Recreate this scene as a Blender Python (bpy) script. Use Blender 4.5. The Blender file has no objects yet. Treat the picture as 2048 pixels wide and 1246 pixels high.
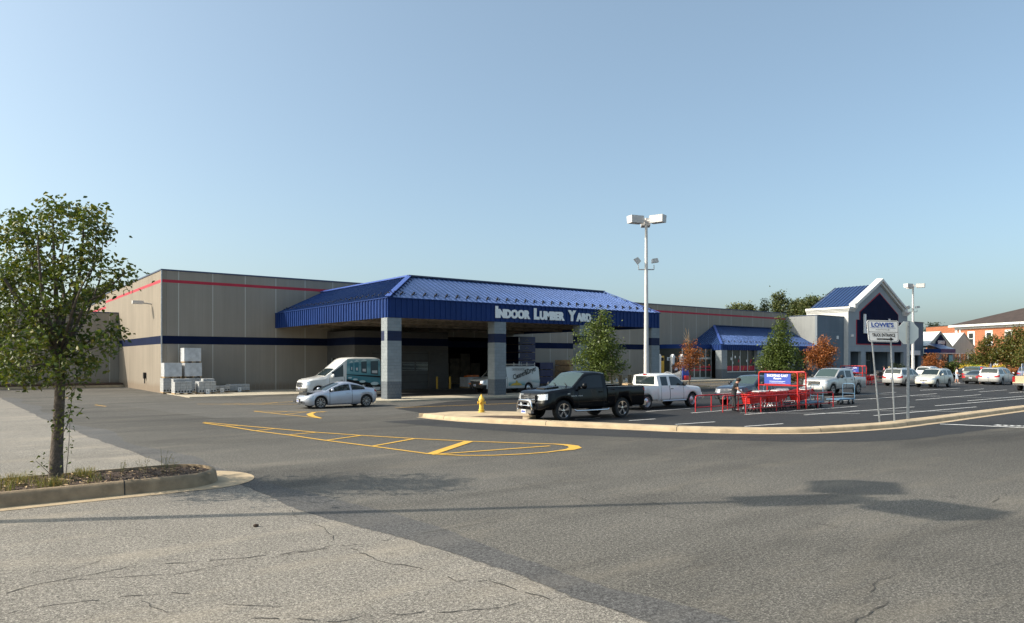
import bpy, bmesh, math, random
from math import sin, cos, pi, radians, sqrt, atan2
from mathutils import Vector, Matrix
S = bpy.context.scene
COL = S.collection
# ---------------- camera ----------------
F = 1435.0; HZ = 718.5; CH = 2.6; PX0 = 1024.0
VA = radians(52.29)
Vx, Vy = cos(VA), sin(VA); Rx, Ry = sin(VA), -cos(VA)
cam = bpy.data.objects.new("camera", bpy.data.cameras.new("camera")); COL.objects.link(cam)
cam.location = (0, 0, CH); cam.rotation_euler = (pi/2, 0, VA - pi/2)
cam.data.sensor_width = 36; cam.data.lens = F/2048*36; cam.data.shift_y = 95.5/2048
cam.data.clip_end = 3000; cam.data.clip_start = 0.1
S.camera = cam
# ---------------- world and sun ----------------
w = bpy.data.worlds.new("World"); S.world = w; w.use_nodes = True
SUN_EL = radians(37); SX, SY = -0.865, 0.503
nt = w.node_tree; bg = nt.nodes['Background']
sky = nt.nodes.new('ShaderNodeTexSky'); sky.sky_type = 'NISHITA'; sky.sun_disc = False
sky.sun_elevation = SUN_EL; sky.sun_rotation = atan2(SX, SY) % (2*pi)
sky.air_density = 0.8; sky.dust_density = 3.6; sky.ozone_density = 3; sky.altitude = 0
hz_ = nt.nodes.new('ShaderNodeMix'); hz_.data_type = 'RGBA'; hz_.blend_type = 'MULTIPLY'; hz_.inputs[0].default_value = 1.0; hz_.inputs[7].default_value = (1.13,1.16,1.0, 1)
nt.links.new(sky.outputs[0], hz_.inputs[6]); hx_ = nt.nodes.new('ShaderNodeMix'); hx_.data_type = 'RGBA'; hx_.inputs[0].default_value = .14; hx_.inputs[7].default_value = (3.2,3.9,4.2, 1)
nt.links.new(hz_.outputs[2], hx_.inputs[6]); nt.links.new(hx_.outputs[2], bg.inputs[0]); bg.inputs[1].default_value = .15
sl = bpy.data.lights.new("sun", 'SUN'); sl.energy = 3.8; sl.angle = radians(0.5); sl.color = (1, .91, .78)
so = bpy.data.objects.new("sun", sl); COL.objects.link(so); so.location = (-60, 40, 60)
so.rotation_euler = Vector((-SX*cos(SUN_EL), -SY*cos(SUN_EL), -sin(SUN_EL))).to_track_quat('-Z', 'Y').to_euler()
S.view_settings.view_transform = 'Standard'; S.view_settings.look = 'None'
S.view_settings.exposure = 0.58; S.view_settings.gamma = 1
# ---------------- helpers ----------------
def DL(D, L): return (D*Vx + L*Rx, D*Vy + L*Ry)
def G(px, py, z=0.0):
    D = (CH - z)*F/(py - HZ); return DL(D, (px - PX0)/F*D)
def AT(px, D): return DL(D, (px - PX0)/F*D)
def XonY(px, Y):
    l = (px-PX0)/F; return Y*(Vx + Rx*l)/(Vy + Ry*l)
def tag(o, label=None, cat=None, group=None, kind=None):
    if label: o['label'] = label
    if cat: o['category'] = cat
    if group: o['group'] = group
    if kind: o['kind'] = kind
    return o
def empty(name, loc, rz=0, label=None, cat=None, group=None):
    o = bpy.data.objects.new(name, None); COL.objects.link(o)
    o.location = (loc[0], loc[1], loc[2] if len(loc) > 2 else 0); o.rotation_euler = (0, 0, rz)
    o.empty_display_size = .3
    return tag(o, label, cat, group)
def lin(pts, x):
    if x <= pts[0][0]: return pts[0][1]
    for (a, b), (c, d) in zip(pts, pts[1:]):
        if x <= c: return b + (d-b)*(x-a)/max(c-a, 1e-9)
    return pts[-1][1]
class MB:
    def __init__(s): s.v = []; s.f = []; s.m = []; s.mats = []; s.T = None
    def mi(s, m):
        if m not in s.mats: s.mats.append(m)
        return s.mats.index(m)
    def add(s, vs, fs, m):
        b = len(s.v)
        if s.T is not None: vs = [tuple(s.T @ Vector(v)) for v in vs]
        s.v += [tuple(v) for v in vs]; k = s.mi(m)
        for f in fs: s.f.append([b+i for i in f]); s.m.append(k)
    def box(s, x0, x1, y0, y1, z0, z1, m, skip=''):
        vs = [(x0,y0,z0),(x1,y0,z0),(x1,y1,z0),(x0,y1,z0),(x0,y0,z1),(x1,y0,z1),(x1,y1,z1),(x0,y1,z1)]
        fs = {'b':(0,3,2,1),'t':(4,5,6,7),'f':(0,1,5,4),'r':(1,2,6,5),'k':(2,3,7,6),'l':(3,0,4,7)}
        s.add(vs, [f for k, f in fs.items() if k not in skip], m)
    def bar(s, p, q, wd, ht, m):
        p = Vector(p); q = Vector(q); d = (q-p).normalized()
        u = d.cross(Vector((0,0,1)))
        if u.length < 1e-4: u = Vector((1,0,0))
        u.normalize(); n = u.cross(d)
        vs = []
        for a in (p, q):
            for su, sn in ((-1,-1),(1,-1),(1,1),(-1,1)): vs.append(a + u*su*wd/2 + n*sn*ht/2)
        s.add(vs, [(3,2,1,0),(4,5,6,7),(0,1,5,4),(1,2,6,5),(2,3,7,6),(3,0,4,7)], m)
    def tube(s, pts, r, m, n=8, cap=True):
        pts = [Vector(p) for p in pts]; rs = r if isinstance(r, (list, tuple)) else [r]*len(pts)
        vs = []; up = None
        for i, p in enumerate(pts):
            d = (pts[min(i+1, len(pts)-1)] - pts[max(i-1, 0)]).normalized()
            if up is None:
                up = Vector((0,0,1)) if abs(d.z) < .9 else Vector((1,0,0))
            u = (up - d*up.dot(d))
            if u.length < 1e-5: u = d.orthogonal()
            u.normalize(); up = u; w_ = d.cross(u)
            for k in range(n):
                a = 2*pi*k/n; vs.append(p + (u*cos(a) + w_*sin(a))*rs[i])
        fs = []
        for i in range(len(pts)-1):
            for k in range(n): fs.append((i*n+k, i*n+(k+1)%n, (i+1)*n+(k+1)%n, (i+1)*n+k))
        if cap: fs.append(tuple(reversed(range(n)))); fs.append(tuple((len(pts)-1)*n+k for k in range(n)))
        s.add(vs, fs, m)
    def lathe(s, prof, m, n=20, c=(0,0,0), axis='z'):
        vs = []
        for r, h in prof:
            for k in range(n):
                a = 2*pi*k/n
                if axis == 'z': vs.append((c[0]+r*cos(a), c[1]+r*sin(a), c[2]+h))
                elif axis == 'y': vs.append((c[0]+r*cos(a), c[1]+h, c[2]+r*sin(a)))
                else: vs.append((c[0]+h, c[1]+r*cos(a), c[2]+r*sin(a)))
        fs = []
        for i in range(len(prof)-1):
            for k in range(n): fs.append((i*n+k, i*n+(k+1)%n, (i+1)*n+(k+1)%n, (i+1)*n+k))
        s.add(vs, fs, m)
    def prism(s, poly, z0, z1, m, bottom=False, top=True, sm=None):
        n = len(poly); vs = [(p[0],p[1],z0) for p in poly] + [(p[0],p[1],z1) for p in poly]
        s.add(vs, [(i,(i+1)%n,n+(i+1)%n,n+i) for i in range(n)], sm or m)
        if top: s.add([(p[0],p[1],z1) for p in poly], [tuple(range(n))], m)
        if bottom: s.add([(p[0],p[1],z0) for p in poly], [tuple(reversed(range(n)))], m)
    def ext(s, poly, o, u, w_, d, m):
        """polygon (a,b) in plane o+u*a+w*b, extruded along vector d"""
        o = Vector(o); u = Vector(u); w_ = Vector(w_); d = Vector(d); n = len(poly)
        a = [o+u*p[0]+w_*p[1] for p in poly]; b = [p+d for p in a]
        s.add(a+b, [tuple(range(n)), tuple(range(2*n-1, n-1, -1))] + [(i, n+i, n+(i+1)%n, (i+1)%n) for i in range(n)], m)
    def build(s, name, parent=None, world=False, smooth=None, fix=True):
        me = bpy.data.meshes.new(name); me.from_pydata(s.v, [], s.f)
        for m in s.mats: me.materials.append(m)
        me.polygons.foreach_set('material_index', s.m); me.update()
        if fix:
            bm = bmesh.new(); bm.from_mesh(me); bmesh.ops.recalc_face_normals(bm, faces=bm.faces); bm.to_mesh(me); bm.free()
        if smooth is not None:
            me.shade_smooth(); me.set_sharp_from_angle(angle=radians(smooth))
        o = bpy.data.objects.new(name, me); COL.objects.link(o)
        if parent is not None:
            o.parent = parent
            if world:
                R = parent
                off = Vector((0,0,0))
                while R is not None: off = off + Vector(R.location); R = R.parent
                o.location = -off
        return o
def copy_tree(o, parent=None):
    c = o.copy(); COL.objects.link(c)
    if parent is not None: c.parent = parent
    for ch in list(o.children): copy_tree(ch, c)
    return c
def part(mb, name, parent, smooth=None, label=None, world=True):
    o = mb.build(name, parent, world, smooth)
    if label: o['label'] = label
    return o
# ---------------- materials ----------------
def newmat(name):
    m = bpy.data.materials.new(name); m.use_nodes = True
    t = m.node_tree; b = t.nodes['Principled BSDF']
    return m, t, b
def N(t, kind, **kw):
    n = t.nodes.new(kind)
    for k, v in kw.items():
        if k.startswith('i_'):
            n.inputs[k[2:].replace('_', ' ')].default_value = v
        else: setattr(n, k, v)
    return n
def ramp(t, fac, stops):
    r = t.nodes.new('ShaderNodeValToRGB'); t.links.new(fac, r.inputs[0])
    e = r.color_ramp.elements
    while len(e) < len(stops): e.new(.5)
    for i, (p, c) in enumerate(stops):
        e[i].position = p; e[i].color = (c[0], c[1], c[2], 1) if isinstance(c, (tuple, list)) else (c, c, c, 1)
    return r.outputs[0]
def mixc(t, a, b, fac, mode='MIX'):
    n = t.nodes.new('ShaderNodeMix'); n.data_type = 'RGBA'; n.blend_type = mode
    for s_, v in ((n.inputs['Factor'], fac), (n.inputs[6], a), (n.inputs[7], b)):
        if hasattr(v, 'is_output'): t.links.new(v, s_)
        elif isinstance(v, (tuple, list)): s_.default_value = (v[0], v[1], v[2], 1)
        else: s_.default_value = v
    return n.outputs[2]
def math_(t, op, a, b=None, c=None):
    n = t.nodes.new('ShaderNodeMath'); n.operation = op
    for i, v in enumerate((a, b, c)):
        if v is None: continue
        if hasattr(v, 'is_output'): t.links.new(v, n.inputs[i])
        else: n.inputs[i].default_value = v
    return n.outputs[0]
def noise(t, vec, scale, detail=4, rough=.55, dist=0):
    n = N(t, 'ShaderNodeTexNoise'); n.inputs['Scale'].default_value = scale; n.inputs['Detail'].default_value = detail
    n.inputs['Roughness'].default_value = rough; n.inputs['Distortion'].default_value = dist
    if vec is not None: t.links.new(vec, n.inputs['Vector'])
    return n.outputs['Fac']
def bumpn(t, b, h, dist, strength=1.0):
    n = N(t, 'ShaderNodeBump'); n.inputs['Distance'].default_value = dist; n.inputs['Strength'].default_value = strength
    t.links.new(h, n.inputs['Height']); t.links.new(n.outputs[0], b.inputs['Normal'])
def M(name, col, rough=.6, metal=0.0, var=.15, vs=2.0, bump=0.0, bs=30.0, coat=0.0, emit=0.0, spec=None):
    m, t, b = newmat(name)
    b.inputs['Roughness'].default_value = rough; b.inputs['Metallic'].default_value = metal
    if coat: b.inputs['Coat Weight'].default_value = coat; b.inputs['Coat Roughness'].default_value = .03
    if spec is not None: b.inputs['Specular IOR Level'].default_value = spec
    tc = N(t, 'ShaderNodeTexCoord').outputs['Object']
    n1 = noise(t, tc, vs, 6)
    lo = [max(0, c*(1-var)) for c in col]; hi = [min(1, c*(1+var)) for c in col]
    c = ramp(t, n1, [(.3, lo), (.7, hi)])
    t.links.new(c, b.inputs['Base Color'])
    if bump: bumpn(t, b, noise(t, tc, bs, 5), bump)
    return m
def glassmat(name, col, rough=.03, tr=0.0):
    m, t, b = newmat(name)
    b.inputs['Base Color'].default_value = (*col, 1); b.inputs['Roughness'].default_value = rough
    b.inputs['IOR'].default_value = 1.5
    tc = N(t, 'ShaderNodeTexCoord').outputs['Object']
    r = ramp(t, noise(t, tc, 3, 2), [(.3, rough), (.8, rough*1.8)]); t.links.new(r, b.inputs['Roughness'])
    if tr:
        out = t.nodes['Material Output']; tb = N(t, 'ShaderNodeBsdfTransparent'); tb.inputs[0].default_value = (.75,.8,.78,1)
        mx = N(t, 'ShaderNodeMixShader'); mx.inputs[0].default_value = tr
        t.links.new(b.outputs[0], mx.inputs[1]); t.links.new(tb.outputs[0], mx.inputs[2]); t.links.new(mx.outputs[0], out.inputs[0])
    return m
def leafmat(name, cols, trans=.3, rough=.45):
    m, t, b = newmat(name)
    g = N(t, 'ShaderNodeNewGeometry')
    c = ramp(t, g.outputs['Random Per Island'], [(i/(len(cols)-1), k) for i, k in enumerate(cols)])
    t.links.new(c, b.inputs['Base Color']); b.inputs['Roughness'].default_value = rough
    b.inputs['Specular IOR Level'].default_value = .35
    tb = N(t, 'ShaderNodeBsdfTranslucent'); t.links.new(mixc(t, c, (1, 1, .35), 1.0, 'MULTIPLY'), tb.inputs[0])
    mx = N(t, 'ShaderNodeMixShader'); mx.inputs[0].default_value = trans
    out = t.nodes['Material Output']
    t.links.new(b.outputs[0], mx.inputs[1]); t.links.new(tb.outputs[0], mx.inputs[2]); t.links.new(mx.outputs[0], out.inputs[0])
    return m
def asphalt(name, base, speck, spk=.5, sc=55, stain=.3, lane=False):
    m, t, b = newmat(name); b.inputs['Roughness'].default_value = .85; b.inputs['Specular IOR Level'].default_value = .3
    tc = N(t, 'ShaderNodeTexCoord').outputs['Object']
    fine = noise(t, tc, sc, 8, .82); c = ramp(t, fine, [(.42, [k*(1-spk*1.2) for k in base]), (.49, base), (.54, base), (.60, speck)])
    grit = noise(t, tc, sc*.42, 5, .75); c = mixc(t, c, ramp(t, grit, [(.41, .62), (.5, 1.0), (.59, 1.4)]), 1.0, 'MULTIPLY')
    mp = N(t, 'ShaderNodeMapping'); mp.inputs['Scale'].default_value = (.045, .16, 1); mp.inputs['Rotation'].default_value = (0, 0, .12)
    t.links.new(tc, mp.inputs['Vector'])
    big = noise(t, mp.outputs[0], 2.2, 6, .6, .6)
    c = mixc(t, c, ramp(t, big, [(.32, 1-stain), (.5, 1.0-.25*stain), (.68, 1.0)]), 1.0, 'MULTIPLY')
    med = noise(t, tc, 1.3, 5, .6); c = mixc(t, c, ramp(t, med, [(.3, .86), (.7, 1.0)]), 1.0, 'MULTIPLY')
    hot = noise(t, mp.outputs[0], 5.5, 4, .6); c = mixc(t, c, [min(1, k*1.5*q) for k, q in zip(base, (1.06, 1, .9))], ramp(t, hot, [(.52, 0.0), (.72, .35)]))
    if lane:
        sp = N(t, 'ShaderNodeSeparateXYZ'); t.links.new(tc, sp.inputs[0])
        dd = math_(t, 'ADD', math_(t, 'MULTIPLY', sp.outputs[0], .80), math_(t, 'MULTIPLY', sp.outputs[1], .60))
        dd = math_(t, 'ADD', dd, math_(t, 'MULTIPLY', math_(t, 'SUBTRACT', big, .5), 14.0)); c = mixc(t, c, ramp(t, math_(t, 'DIVIDE', dd, 60.0), [(.25, 1.0), (.34, .74), (.42, .56), (.60, .78), (.8, .75)]), 1.0, 'MULTIPLY')
    oil = noise(t, tc, 1.1, 3, .5, .4); c = mixc(t, c, ramp(t, oil, [(.70, 1.0), (.78, .72)]), 1.0, 'MULTIPLY')
    t.links.new(c, b.inputs['Base Color'])
    bumpn(t, b, fine, .008, .6)
    return m
def wallmat(name, col, axis, period, off, seam, sw=.03, rib=.0, hor=None, rough=.85, streak=.12):
    m, t, b = newmat(name); b.inputs['Roughness'].default_value = rough; b.inputs['Specular IOR Level'].default_value = .25
    tc = N(t, 'ShaderNodeTexCoord').outputs['Object']
    sp = N(t, 'ShaderNodeSeparateXYZ'); t.links.new(tc, sp.inputs[0]); a = sp.outputs[axis]
    mp = N(t, 'ShaderNodeMapping'); mp.inputs['Scale'].default_value = (1, 1, .06); t.links.new(tc, mp.inputs['Vector'])
    n1 = noise(t, mp.outputs[0], 1.6, 6, .65)
    c = ramp(t, n1, [(.3, [k*(1-streak) for k in col]), (.7, [k*(1+streak*.5) for k in col])])
    n2 = noise(t, tc, .35, 3); c = mixc(t, c, ramp(t, n2, [(.3, .9), (.7, 1.0)]), 1.0, 'MULTIPLY')
    # panel to panel tone
    fl = math_(t, 'FLOOR', math_(t, 'DIVIDE', math_(t, 'SUBTRACT', a, off), period))
    wn = N(t, 'ShaderNodeTexWhiteNoise'); wn.noise_dimensions = '1D'; t.links.new(fl, wn.inputs['W'])
    c = mixc(t, c, ramp(t, wn.outputs['Value'], [(0, .93), (1, 1.0)]), 1.0, 'MULTIPLY')
    # dirt near the foot
    zz = math_(t, 'ADD', sp.outputs[2], math_(t, 'MULTIPLY', n1, -.8))
    c = mixc(t, (col[0]*.62, col[1]*.5, col[2]*.4), c, ramp(t, zz, [(0.0, .45), (.35, 1.0)]))
    fr = math_(t, 'FRACT', math_(t, 'DIVIDE', math_(t, 'SUBTRACT', a, off), period))
    s1 = math_(t, 'LESS_THAN', fr, sw/period)
    if rib:
        fr2 = math_(t, 'FRACT', math_(t, 'DIVIDE', a, rib)); s2 = math_(t, 'LESS_THAN', fr2, .1)
        c = mixc(t, c, [k*.86 for k in col], s2)
    if hor:
        fr3 = math_(t, 'FRACT', math_(t, 'DIVIDE', sp.outputs[2], hor)); s1 = math_(t, 'MAXIMUM', s1, math_(t, 'LESS_THAN', fr3, sw/hor))
    c = mixc(t, c, seam, s1)
    t.links.new(c, b.inputs['Base Color'])
    bumpn(t, b, math_(t, 'ADD', math_(t, 'MULTIPLY', s1, -2.0), noise(t, tc, 25, 4)), .01, .5)
    return m
def blockmat(name, col, bw=.4, bh=.2, mortar=.8, bump=.006):
    m, t, b = newmat(name); b.inputs['Roughness'].default_value = .85
    tc = N(t, 'ShaderNodeTexCoord').outputs['Object']
    sp = N(t, 'ShaderNodeSeparateXYZ'); t.links.new(tc, sp.inputs[0])
    cb = N(t, 'ShaderNodeCombineXYZ'); t.links.new(math_(t, 'ADD', sp.outputs[0], sp.outputs[1]), cb.inputs[0]); t.links.new(sp.outputs[2], cb.inputs[1])
    br = N(t, 'ShaderNodeTexBrick'); t.links.new(cb.outputs[0], br.inputs['Vector'])
    br.inputs['Color1'].default_value = (*col, 1); br.inputs['Color2'].default_value = (*[k*.88 for k in col], 1)
    br.inputs['Mortar'].default_value = (*[k*mortar for k in col], 1)
    br.inputs['Scale'].default_value = 1; br.inputs['Brick Width'].default_value = bw; br.inputs['Row Height'].default_value = bh
    br.inputs['Mortar Size'].default_value = min(bw, bh)*.045
    c = mixc(t, br.outputs[0], ramp(t, noise(t, tc, 1.5, 5), [(.3, .88), (.7, 1.0)]), 1.0, 'MULTIPLY')
    t.links.new(c, b.inputs['Base Color'])
    h = math_(t, 'ADD', math_(t, 'MULTIPLY', br.outputs['Fac'], -1.5), noise(t, tc, 30, 4)); bumpn(t, b, h, bump*2, .7)
    return m
MT = {}
MT['asph'] = asphalt('asphalt_worn', (.143, .134, .117), (.38, .36, .31), .62, 44, .42, True)
MT['chip'] = asphalt('chip_seal', (.245, .225, .192), (.53, .49, .43), .66, 58, .2)
MT['lot'] = asphalt('asphalt_new', (.027, .028, .030), (.065, .066, .07), .35, 50, .2)
MT['edge'] = asphalt('asphalt_overlap', (.105, .103, .10), (.2, .195, .185), .5, 44, .2)
MT['conc'] = M('concrete_light', (.42, .37, .28), .9, var=.16, vs=1.3, bump=.006, bs=40)
MT['kerb'] = M('kerb_concrete', (.43, .335, .215), .9, var=.2, vs=2.5, bump=.006, bs=35)
MT['kerb2'] = M('kerb_grey', (.29, .215, .135), .9, var=.3, vs=3.5, bump=.008, bs=35)
MT['yel'] = M('yellow_line', (.62, .36, .045), .7, var=.16, vs=9)
MT['wht'] = M('white_line', (.68, .68, .66), .7, var=.16, vs=9)
MT['crack'] = M('crack_dark', (.045, .042, .038), .95, var=.3, vs=5)
MT['grass'] = M('far_grass', (.08, .10, .04), .95, var=.3, vs=.3)
MT['wallS'] = wallmat('precast_front', (.325, .288, .24), 0, 2.54, 13.6, (.56, .54, .48), .045, .32)
MT['wallL'] = wallmat('precast_side', (.29, .25, .20), 1, 2.6, 60.3, (.32, .27, .22), .03, .52)
MT['wallB'] = wallmat('precast_annex', (.34, .30, .245), 0, 3.2, 2.0, (.6, .56, .5), .04, .4)
MT['greyL'] = wallmat('stucco_side', (.30, .31, .305), 1, 1.7, 55.1, (.3, .31, .31), .03, 0, 2.2)
MT['greyF'] = wallmat('stucco_front', (.16, .205, .25), 0, 3.1, 98.2, (.2, .23, .26), .03, 0, 2.2)
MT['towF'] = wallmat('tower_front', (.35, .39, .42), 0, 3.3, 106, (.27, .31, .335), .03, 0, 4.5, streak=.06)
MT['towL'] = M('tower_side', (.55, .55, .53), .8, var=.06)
MT['trim'] = M('white_trim', (.66, .66, .64), .6, var=.05)
MT['blueband'] = M('navy_paint', (.007, .013, .042), .85, var=.15, vs=.8, spec=.1)
MT['redband'] = M('red_paint', (.42, .022, .045), .7, var=.12, vs=.8)
MT['coping'] = M('coping_metal', (.05, .07, .13), .5, .3, var=.1)
MT['roofb'] = M('blue_roof_metal', (.036, .080, .21), .3, .4, var=.12, vs=.5)
MT['fasc'] = M('blue_fascia_metal', (.013, .038, .15), .5, .0, var=.12, vs=.8, spec=.15)
MT['hip'] = M('blue_hip_cap', (.07, .13, .42), .38, .3, var=.1)
MT['blk'] = blockmat('block_light', (.27, .30, .315), .4, .2, .8)
MT['blkN'] = blockmat('block_navy', (.012, .022, .068), .4, .2, .8)
MT['blkD'] = blockmat('block_dark', (.13, .15, .17), .2, .2, .6)
MT['blkS'] = blockmat('block_inner', (.11, .105, .10), .4, .2, .85)
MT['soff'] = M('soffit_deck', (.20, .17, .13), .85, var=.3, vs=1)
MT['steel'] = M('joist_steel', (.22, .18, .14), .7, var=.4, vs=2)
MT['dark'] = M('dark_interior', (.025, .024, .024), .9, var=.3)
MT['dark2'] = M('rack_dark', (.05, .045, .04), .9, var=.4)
MT['doorg'] = M('grey_door', (.09, .088, .085), .6, var=.1)
MT['glassD'] = glassmat('dark_glass', (.02, .025, .03), .04)
MT['glassG'] = glassmat('window_glass', (.05, .055, .05), .06)
MT['alu'] = M('aluminium', (.52, .54, .54), .45, .6, var=.08)
MT['galv'] = M('galvanised_steel', (.42, .44, .45), .5, .7, var=.2, vs=12)
MT['lampp'] = M('lamp_paint', (.60, .58, .56), .55, .1, var=.08)
MT['white'] = M('white_plastic', (.74, .74, .73), .5, var=.05)
MT['red'] = M('red_plastic', (.55, .02, .018), .4, var=.1)
MT['redp'] = M('red_pipe', (.42, .018, .024), .45, var=.15, vs=8)
MT['bluesign'] = M('blue_sign', (.03, .07, .36), .5, var=.08)
MT['lowblue'] = M('logo_blue', (.02, .07, .34), .5, var=.04)
MT['letter'] = M('letter_white', (.88, .89, .88), .45, var=.03)
MT['black'] = M('black_matt', (.015, .015, .016), .6, var=.2)
MT['rubber'] = M('tyre_rubber', (.018, .018, .019), .8, var=.25, vs=8)
MT['chrome'] = M('chrome', (.75, .76, .78), .12, 1.0, var=.03)
MT['silverm'] = M('brushed_silver', (.55, .56, .58), .3, .9, var=.05)
MT['hydr'] = M('hydrant_yellow', (.72, .48, .07), .5, var=.16, vs=9)
MT['wood'] = M('raw_timber', (.36, .25, .14), .8, var=.25, vs=6)
MT['bark'] = M('bark', (.11, .088, .07), .95, var=.45, vs=14, bump=.03, bs=30)
MT['mulch'] = M('mulch', (.075, .048, .033), .95, var=.6, vs=18, bump=.03, bs=40)
MT['cblock'] = blockmat('concrete_block', (.47, .48, .48), .4, .2, .55)
MT['wrap'] = M('pallet_wrap', (.52, .53, .54), .35, var=.2, vs=3)
MT['brick'] = blockmat('orange_brick', (.42, .155, .075), .25, .09, 1.25, .002)
MT['shing'] = M('brown_shingle', (.05, .035, .03), .95, var=.25, vs=1.2)
MT['gglass'] = M('greenhouse_roof', (.66, .72, .69), .35, var=.06)
MT['gpanel'] = wallmat('greenhouse_gable', (.56, .60, .52), 0, .8, .0, (.42, .46, .40), .05, 0)
MT['plate'] = M('plate_white', (.6, .6, .6), .5, var=.1)
MT['amber'] = M('amber_lens', (.6, .15, .03), .25, var=.1)
MT['taill'] = M('tail_lens', (.35, .012, .015), .18, var=.2, vs=20)
MT['lens'] = M('head_lens', (.62, .64, .66), .08, .55, var=.35, vs=14)
MT['glass'] = glassmat('car_glass', (.018, .028, .03), .03)
MT['glassT'] = glassmat('car_glass_clear', (.02, .03, .03), .03, .5)
MT['glassW'] = glassmat('windscreen', (.045,.07,.07), .03)
MT['glassK'] = glassmat('tinted_side_glass', (.004,.005,.006), .03)
MT['gap'] = M('panel_gap', (.01, .01, .01), .9, var=.1)
MT['skin'] = M('skin', (.50, .27, .19), .6, var=.08)
MT['leafA'] = leafmat('leaf_pear', [(.03, .052, .012), (.08, .12, .022), (.15, .18, .033), (.055, .085, .017), (.19, .17, .035)], .3)
MT['leafB'] = leafmat('leaf_oak', [(.055, .085, .02), (.10, .14, .035), (.15, .19, .05), (.07, .10, .025)], .3)
MT['leafO'] = leafmat('leaf_orange', [(.24, .085, .03), (.36, .12, .04), (.42, .17, .055), (.17, .06, .03)], .3)
MT['leafC'] = leafmat('leaf_far', [(.055, .08, .03), (.09, .12, .045), (.13, .15, .06), (.17, .17, .07)], .25)
MT['leafD'] = leafmat('leaf_conifer', [(.02, .035, .02), (.035, .05, .025), (.05, .07, .03)], .15)
MT['leafR'] = leafmat('leaf_mixed', [(.06, .09, .02), (.12, .14, .03), (.20, .13, .04), (.09, .11, .03)], .3)
MT['dry'] = leafmat('dry_grass', [(.30, .24, .09), (.22, .2, .07), (.12, .15, .04), (.40, .27, .12)], .3)
# ================= ground and paving =================
random.seed(4)
def sheet(name, poly, z, m):
    mb = MB(); mb.add([(p[0], p[1], z) for p in poly], [tuple(range(len(poly)))], m)
    return tag(mb.build(name), kind='structure')
mb = MB(); mb.add([(-900,-300,-.03),(1500,-300,-.03),(1500,1500,-.03),(-900,1500,-.03)], [(0,1,2,3)], MT['grass']); tag(mb.build('ground'), kind='structure')
sheet('road', [(-70,-60),(240,-60),(240,135),(-70,135)], 0, MT['asph'])
def jag(pts, amp=.05, step=.5):
    out = []
    for (a, b), (c, d) in zip(pts, pts[1:]):
        n = max(1, int(sqrt((c-a)**2+(d-b)**2)/step))
        for i in range(n):
            out.append((a+(c-a)*i/n+random.uniform(-amp, amp), b+(d-b)*i/n+random.uniform(-amp, amp)))
    out.append(pts[-1]); return out
bnd = [G(1420, 1300), G(1304, 1246), G(1024, 1150), G(800, 1075), G(575, 1015), G(515, 982), G(430, 955), G(350.7, 937.4), G(183, 874.8), G(91.5, 839.8), G(0, 795.5)]
bj = jag(jag(bnd, .06, .9), .022, .12)
sheet('chip_seal_pavement', bj + [(1.5, 66), (-70, 66), (-70, -20), (bnd[0][0], -20)], .004, MT['chip'])
# darker overlap band along the seam of the newer asphalt
ov = [(p[0]+.02, p[1]) for p in bj]; far = [(p[0]+.75+.25*sin(p[1]*.7), p[1]) for p in bj]
sheet('road_overlap', ov + far[::-1], .003, MT['edge'])
# kerb line of the parking lot
kpx = [(845,834),(870,837.5),(930,843),(994,846.5),(1113.6,852.2),(1259,858.6),(1340,862.5),(1433.7,865.4),(1520,866.6),(1584,866.6),(1634,865.6),(1700,862),(1786.8,855.6),(1892.5,842),(1960,832.5),(2048,820.6),(2200,803.5),(2500,784)]
kw = [G(*p) for p in kpx]
def offs(path, d):
    out = []
    for i, p in enumerate(path):
        a = path[max(i-1, 0)]; b = path[min(i+1, len(path)-1)]
        t = Vector((b[0]-a[0], b[1]-a[1])).normalized(); out.append((p[0]-t.y*d, p[1]+t.x*d))
    return out
def resample(path, n):
    ds = [0]
    for a, b in zip(path, path[1:]): ds.append(ds[-1]+sqrt((b[0]-a[0])**2+(b[1]-a[1])**2))
    out = []
    for i in range(n+1):
        q = ds[-1]*i/n
        for k in range(len(path)-1):
            if q <= ds[k+1]+1e-9:
                f = (q-ds[k])/max(ds[k+1]-ds[k], 1e-9); out.append((path[k][0]+(path[k+1][0]-path[k][0])*f, path[k][1]+(path[k+1][1]-path[k][1])*f)); break
    return out
kw = resample(kw, 130)
kin = offs(kw, .62); lot_in = offs(kw, .5)
# parking lot surface behind kerb
lotpoly = [p for p in lot_in[4:]] + [(120, 15), (150, 20), (150, 47), (24, 37.2), (18.2, 33.5)]
sheet('parking_lot_surface', lotpoly, .006, MT['lot'])
# newer strip of asphalt in front of the kerb
fr = offs(kw, -.3); fr2 = offs(kw, -2.6)
fr2 = [(p[0]+.2*sin(i*.3)+.06*sin(i*1.9), p[1]+.22*sin(i*.37)+.05*cos(i*2.3)) for i, p in enumerate(fr2)]
sheet('road_fresh_strip', fr[2:] + fr2[::-1][:-2], .003, asphalt('asphalt_fresh', (.032, .033, .035), (.08, .08, .08), .4, 55, .22))
sheet('driveway_fresh', [(12.6,47.5),(22,47.5),(22,40),(30,38.4),(50,38.4),(50,33),(24,32),(16,30),(9,33),(7,47)], .003, asphalt('asphalt_mid', (.105, .10, .09), (.22, .21, .18), .4, 55, .25))
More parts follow.
